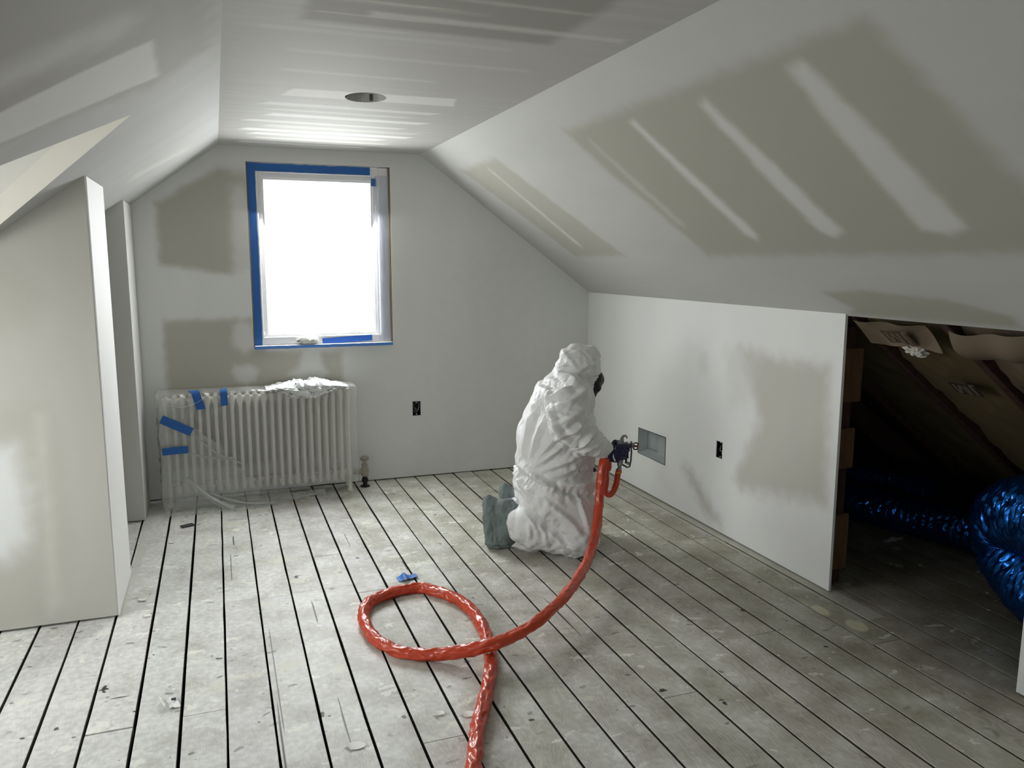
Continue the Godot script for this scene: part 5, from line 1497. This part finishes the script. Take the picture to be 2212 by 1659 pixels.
	for i in n + 1:
		var s := L * i / n
		var p := c.sample_baked(s, true); var t := (c.sample_baked(minf(s + 0.012, L), true) - c.sample_baked(maxf(s - 0.012, 0.0), true)).normalized()
		side = (side - t * side.dot(t)).normalized(); var bi := t.cross(side)
		var thin := 0.62 if s < 0.30 else 1.0
		var r := 0.0215 * thin * (1.0 + 0.10 * nz.get_noise_1d(s * 4.0))
		var row := []
		for k in sides + 1:
			var a := TAU * (k % sides) / sides
			var d := side * cos(a) + bi * sin(a)
			# loose film: long pleats along, sharp kinks across
			var tw := a + s * 3.0
			var long := 1.0 - 2.2 * absf(nz.get_noise_3d(cos(tw) * 1.3, sin(tw) * 1.3, s * 4.5))
			var kink := 1.0 - 2.4 * absf(nz.get_noise_3d(cos(a) * 0.9 + 9.0, sin(a) * 0.9, s * 10.0))
			var sharp := 1.0 - 2.4 * absf(nz.get_noise_3d(cos(a) * 1.6 + 30.0, sin(a) * 1.6, s * 20.0))
			var on_floor := 1.0 if s > 1.9 else 0.55
			var m5 := TAU / 5.0
			var flat := cos(PI / 5.0) / cos(fposmod(a + 0.9 * nz.get_noise_1d(s * 5.0 + 70.0) + s * 1.5, m5) - m5 * 0.5)
			var q := p + d * (r * lerpf(1.0, flat * 1.06, 0.75) + 0.0030 * thin * long + 0.0050 * thin * kink * on_floor + 0.0012 * sharp * on_floor)
			q.y = maxf(q.y, 0.003)
			row.append(q)
		grid.append(row)
	st = mb(); add_sheet(st, grid)
	var film := mat(Color(0.755, 0.245, 0.115), 0.38); film.clearcoat_enabled = true; film.clearcoat = 0.25; film.clearcoat_roughness = 0.12
	var h := thing("spray_hose", Vector3.ZERO, "paint hose in a crinkled red orange plastic sleeve looping over the floor", "hose")
	obj("sleeve", st.commit(), film, h)
	st = mb()
	var q0 := at_person(Vector3(0.3495, 0.452, 0.1215))
	add_lathe(st, q0, Vector3(-0.05, -1, 0), [Vector2(0.0155, 0.0), Vector2(0.0175, 0.002), Vector2(0.0175, 0.007), Vector2(0.0155, 0.009)], 14)
	obj("tie", st.commit(), mat(Color(0.80, 0.55, 0.22), 0.5), h)

func floor_litter() -> void:
	# torn scrap of blue tape
	var st := mb(); var g := []
	for i in 8:
		var row := []
		for j in 16:
			var u := j / 15.0; var v := i / 7.0
			var x := 0.765 + 0.10 * u; var z := -3.715 + 0.06 * v + 0.01 * sin(u * 5.0)
			if u < 0.25: z += 0.02 * sin(v * PI * 2.0) * (0.25 - u) * 6.0
			row.append(Vector3(x, 0.004 + 0.022 * exp(-pow((u - 0.35) / 0.16, 2.0)) * (1.0 - v * 0.4) + 0.008 * u * v, z))
		g.append(row)
	add_sheet(st, g, 0.0006)
	tag(obj("tape_scrap", st.commit(), mat(Color(0.17, 0.42, 0.74), 0.6)), "torn scrap of blue tape on the floor behind the hose loop", "tape")
	# white paper with a dark hole in the foreground
	var paper := thing("paper_scrap", Vector3(-0.225, 0.002, -2.86), "crumpled white paper scrap with a black spot on the left floorboards", "paper")
	st = mb(); g = []
	var nz := noise(20.0, 2, 301)
	for i in 9:
		var row := []
		for j in 9:
			var u := j / 8.0 - 0.5; var v := i / 8.0 - 0.5
			row.append(Vector3(u * 0.055 + v * 0.02, 0.004 + 0.012 * maxf(0.0, 0.4 - absf(nz.get_noise_2d(u * 3.0, v * 3.0)) * 2.0) + (0.010 if u < -0.3 else 0.0), v * 0.075))
		g.append(row)
	add_sheet(st, g, 0.0005)
	obj("sheet", st.commit(), mat(Color(0.92, 0.92, 0.90), 0.7), paper)
	obj("spot", box(Vector3(0.016, 0.002, 0.014), Vector3(0.012, 0.013, -0.008), 0.0), M.black, paper)
	# paint flakes
	var fl := [[0.65, -2.48, 0.022, "curled paint flake in the foreground left of the hose end"], [0.745, -2.44, 0.030, "paint flake lying against the hose in the foreground"], [-0.387, -3.85, 0.022, "oval paint flake beside the white partition end"], [-0.355, -3.66, 0.018, "thin paint sliver lying across a board gap near the partition"], [-0.30, -4.62, 0.016, "small paint flake on the boards in front of the closet stub"], [0.35, -2.39, 0.035, "flat white paint flake by the split board in the foreground"]]
	for s in fl:
		st = mb(); g = []
		var rr: float = s[2]
		for i in 6:
			var row := []
			for j in 6:
				var u := j / 5.0 - 0.5; var v := i / 5.0 - 0.5
				var e := 1.0 - 0.5 * absf(u) - 0.3 * absf(v) * u
				row.append(Vector3(s[0] + u * rr * 2.0 * e + v * rr * 0.5, 0.003 + 0.25 * rr * (u * u * 2.0 + v * u), s[1] + v * rr * 1.3 * e))
			g.append(row)
		add_sheet(st, g, 0.0008)
		tag(obj("paint_flake", st.commit(), mat(Color(0.90, 0.895, 0.87), 0.6)), s[3], "paint flake", "loose paint flakes")
	# dark chip of wood near the stub
	st = mb(); add_box(st, Vector3.ZERO, Vector3(0.075, 0.006, 0.045), 0.003, Basis(Vector3.UP, 0.4))
	var chip := obj("wood_chip", st.commit(), mat(Color(0.25, 0.24, 0.23), 0.9)); chip.position = Vector3(-0.227, 0.004, -4.90)
	tag(chip, "dark flat chip of wood on the floor in front of the radiator", "wood chip")
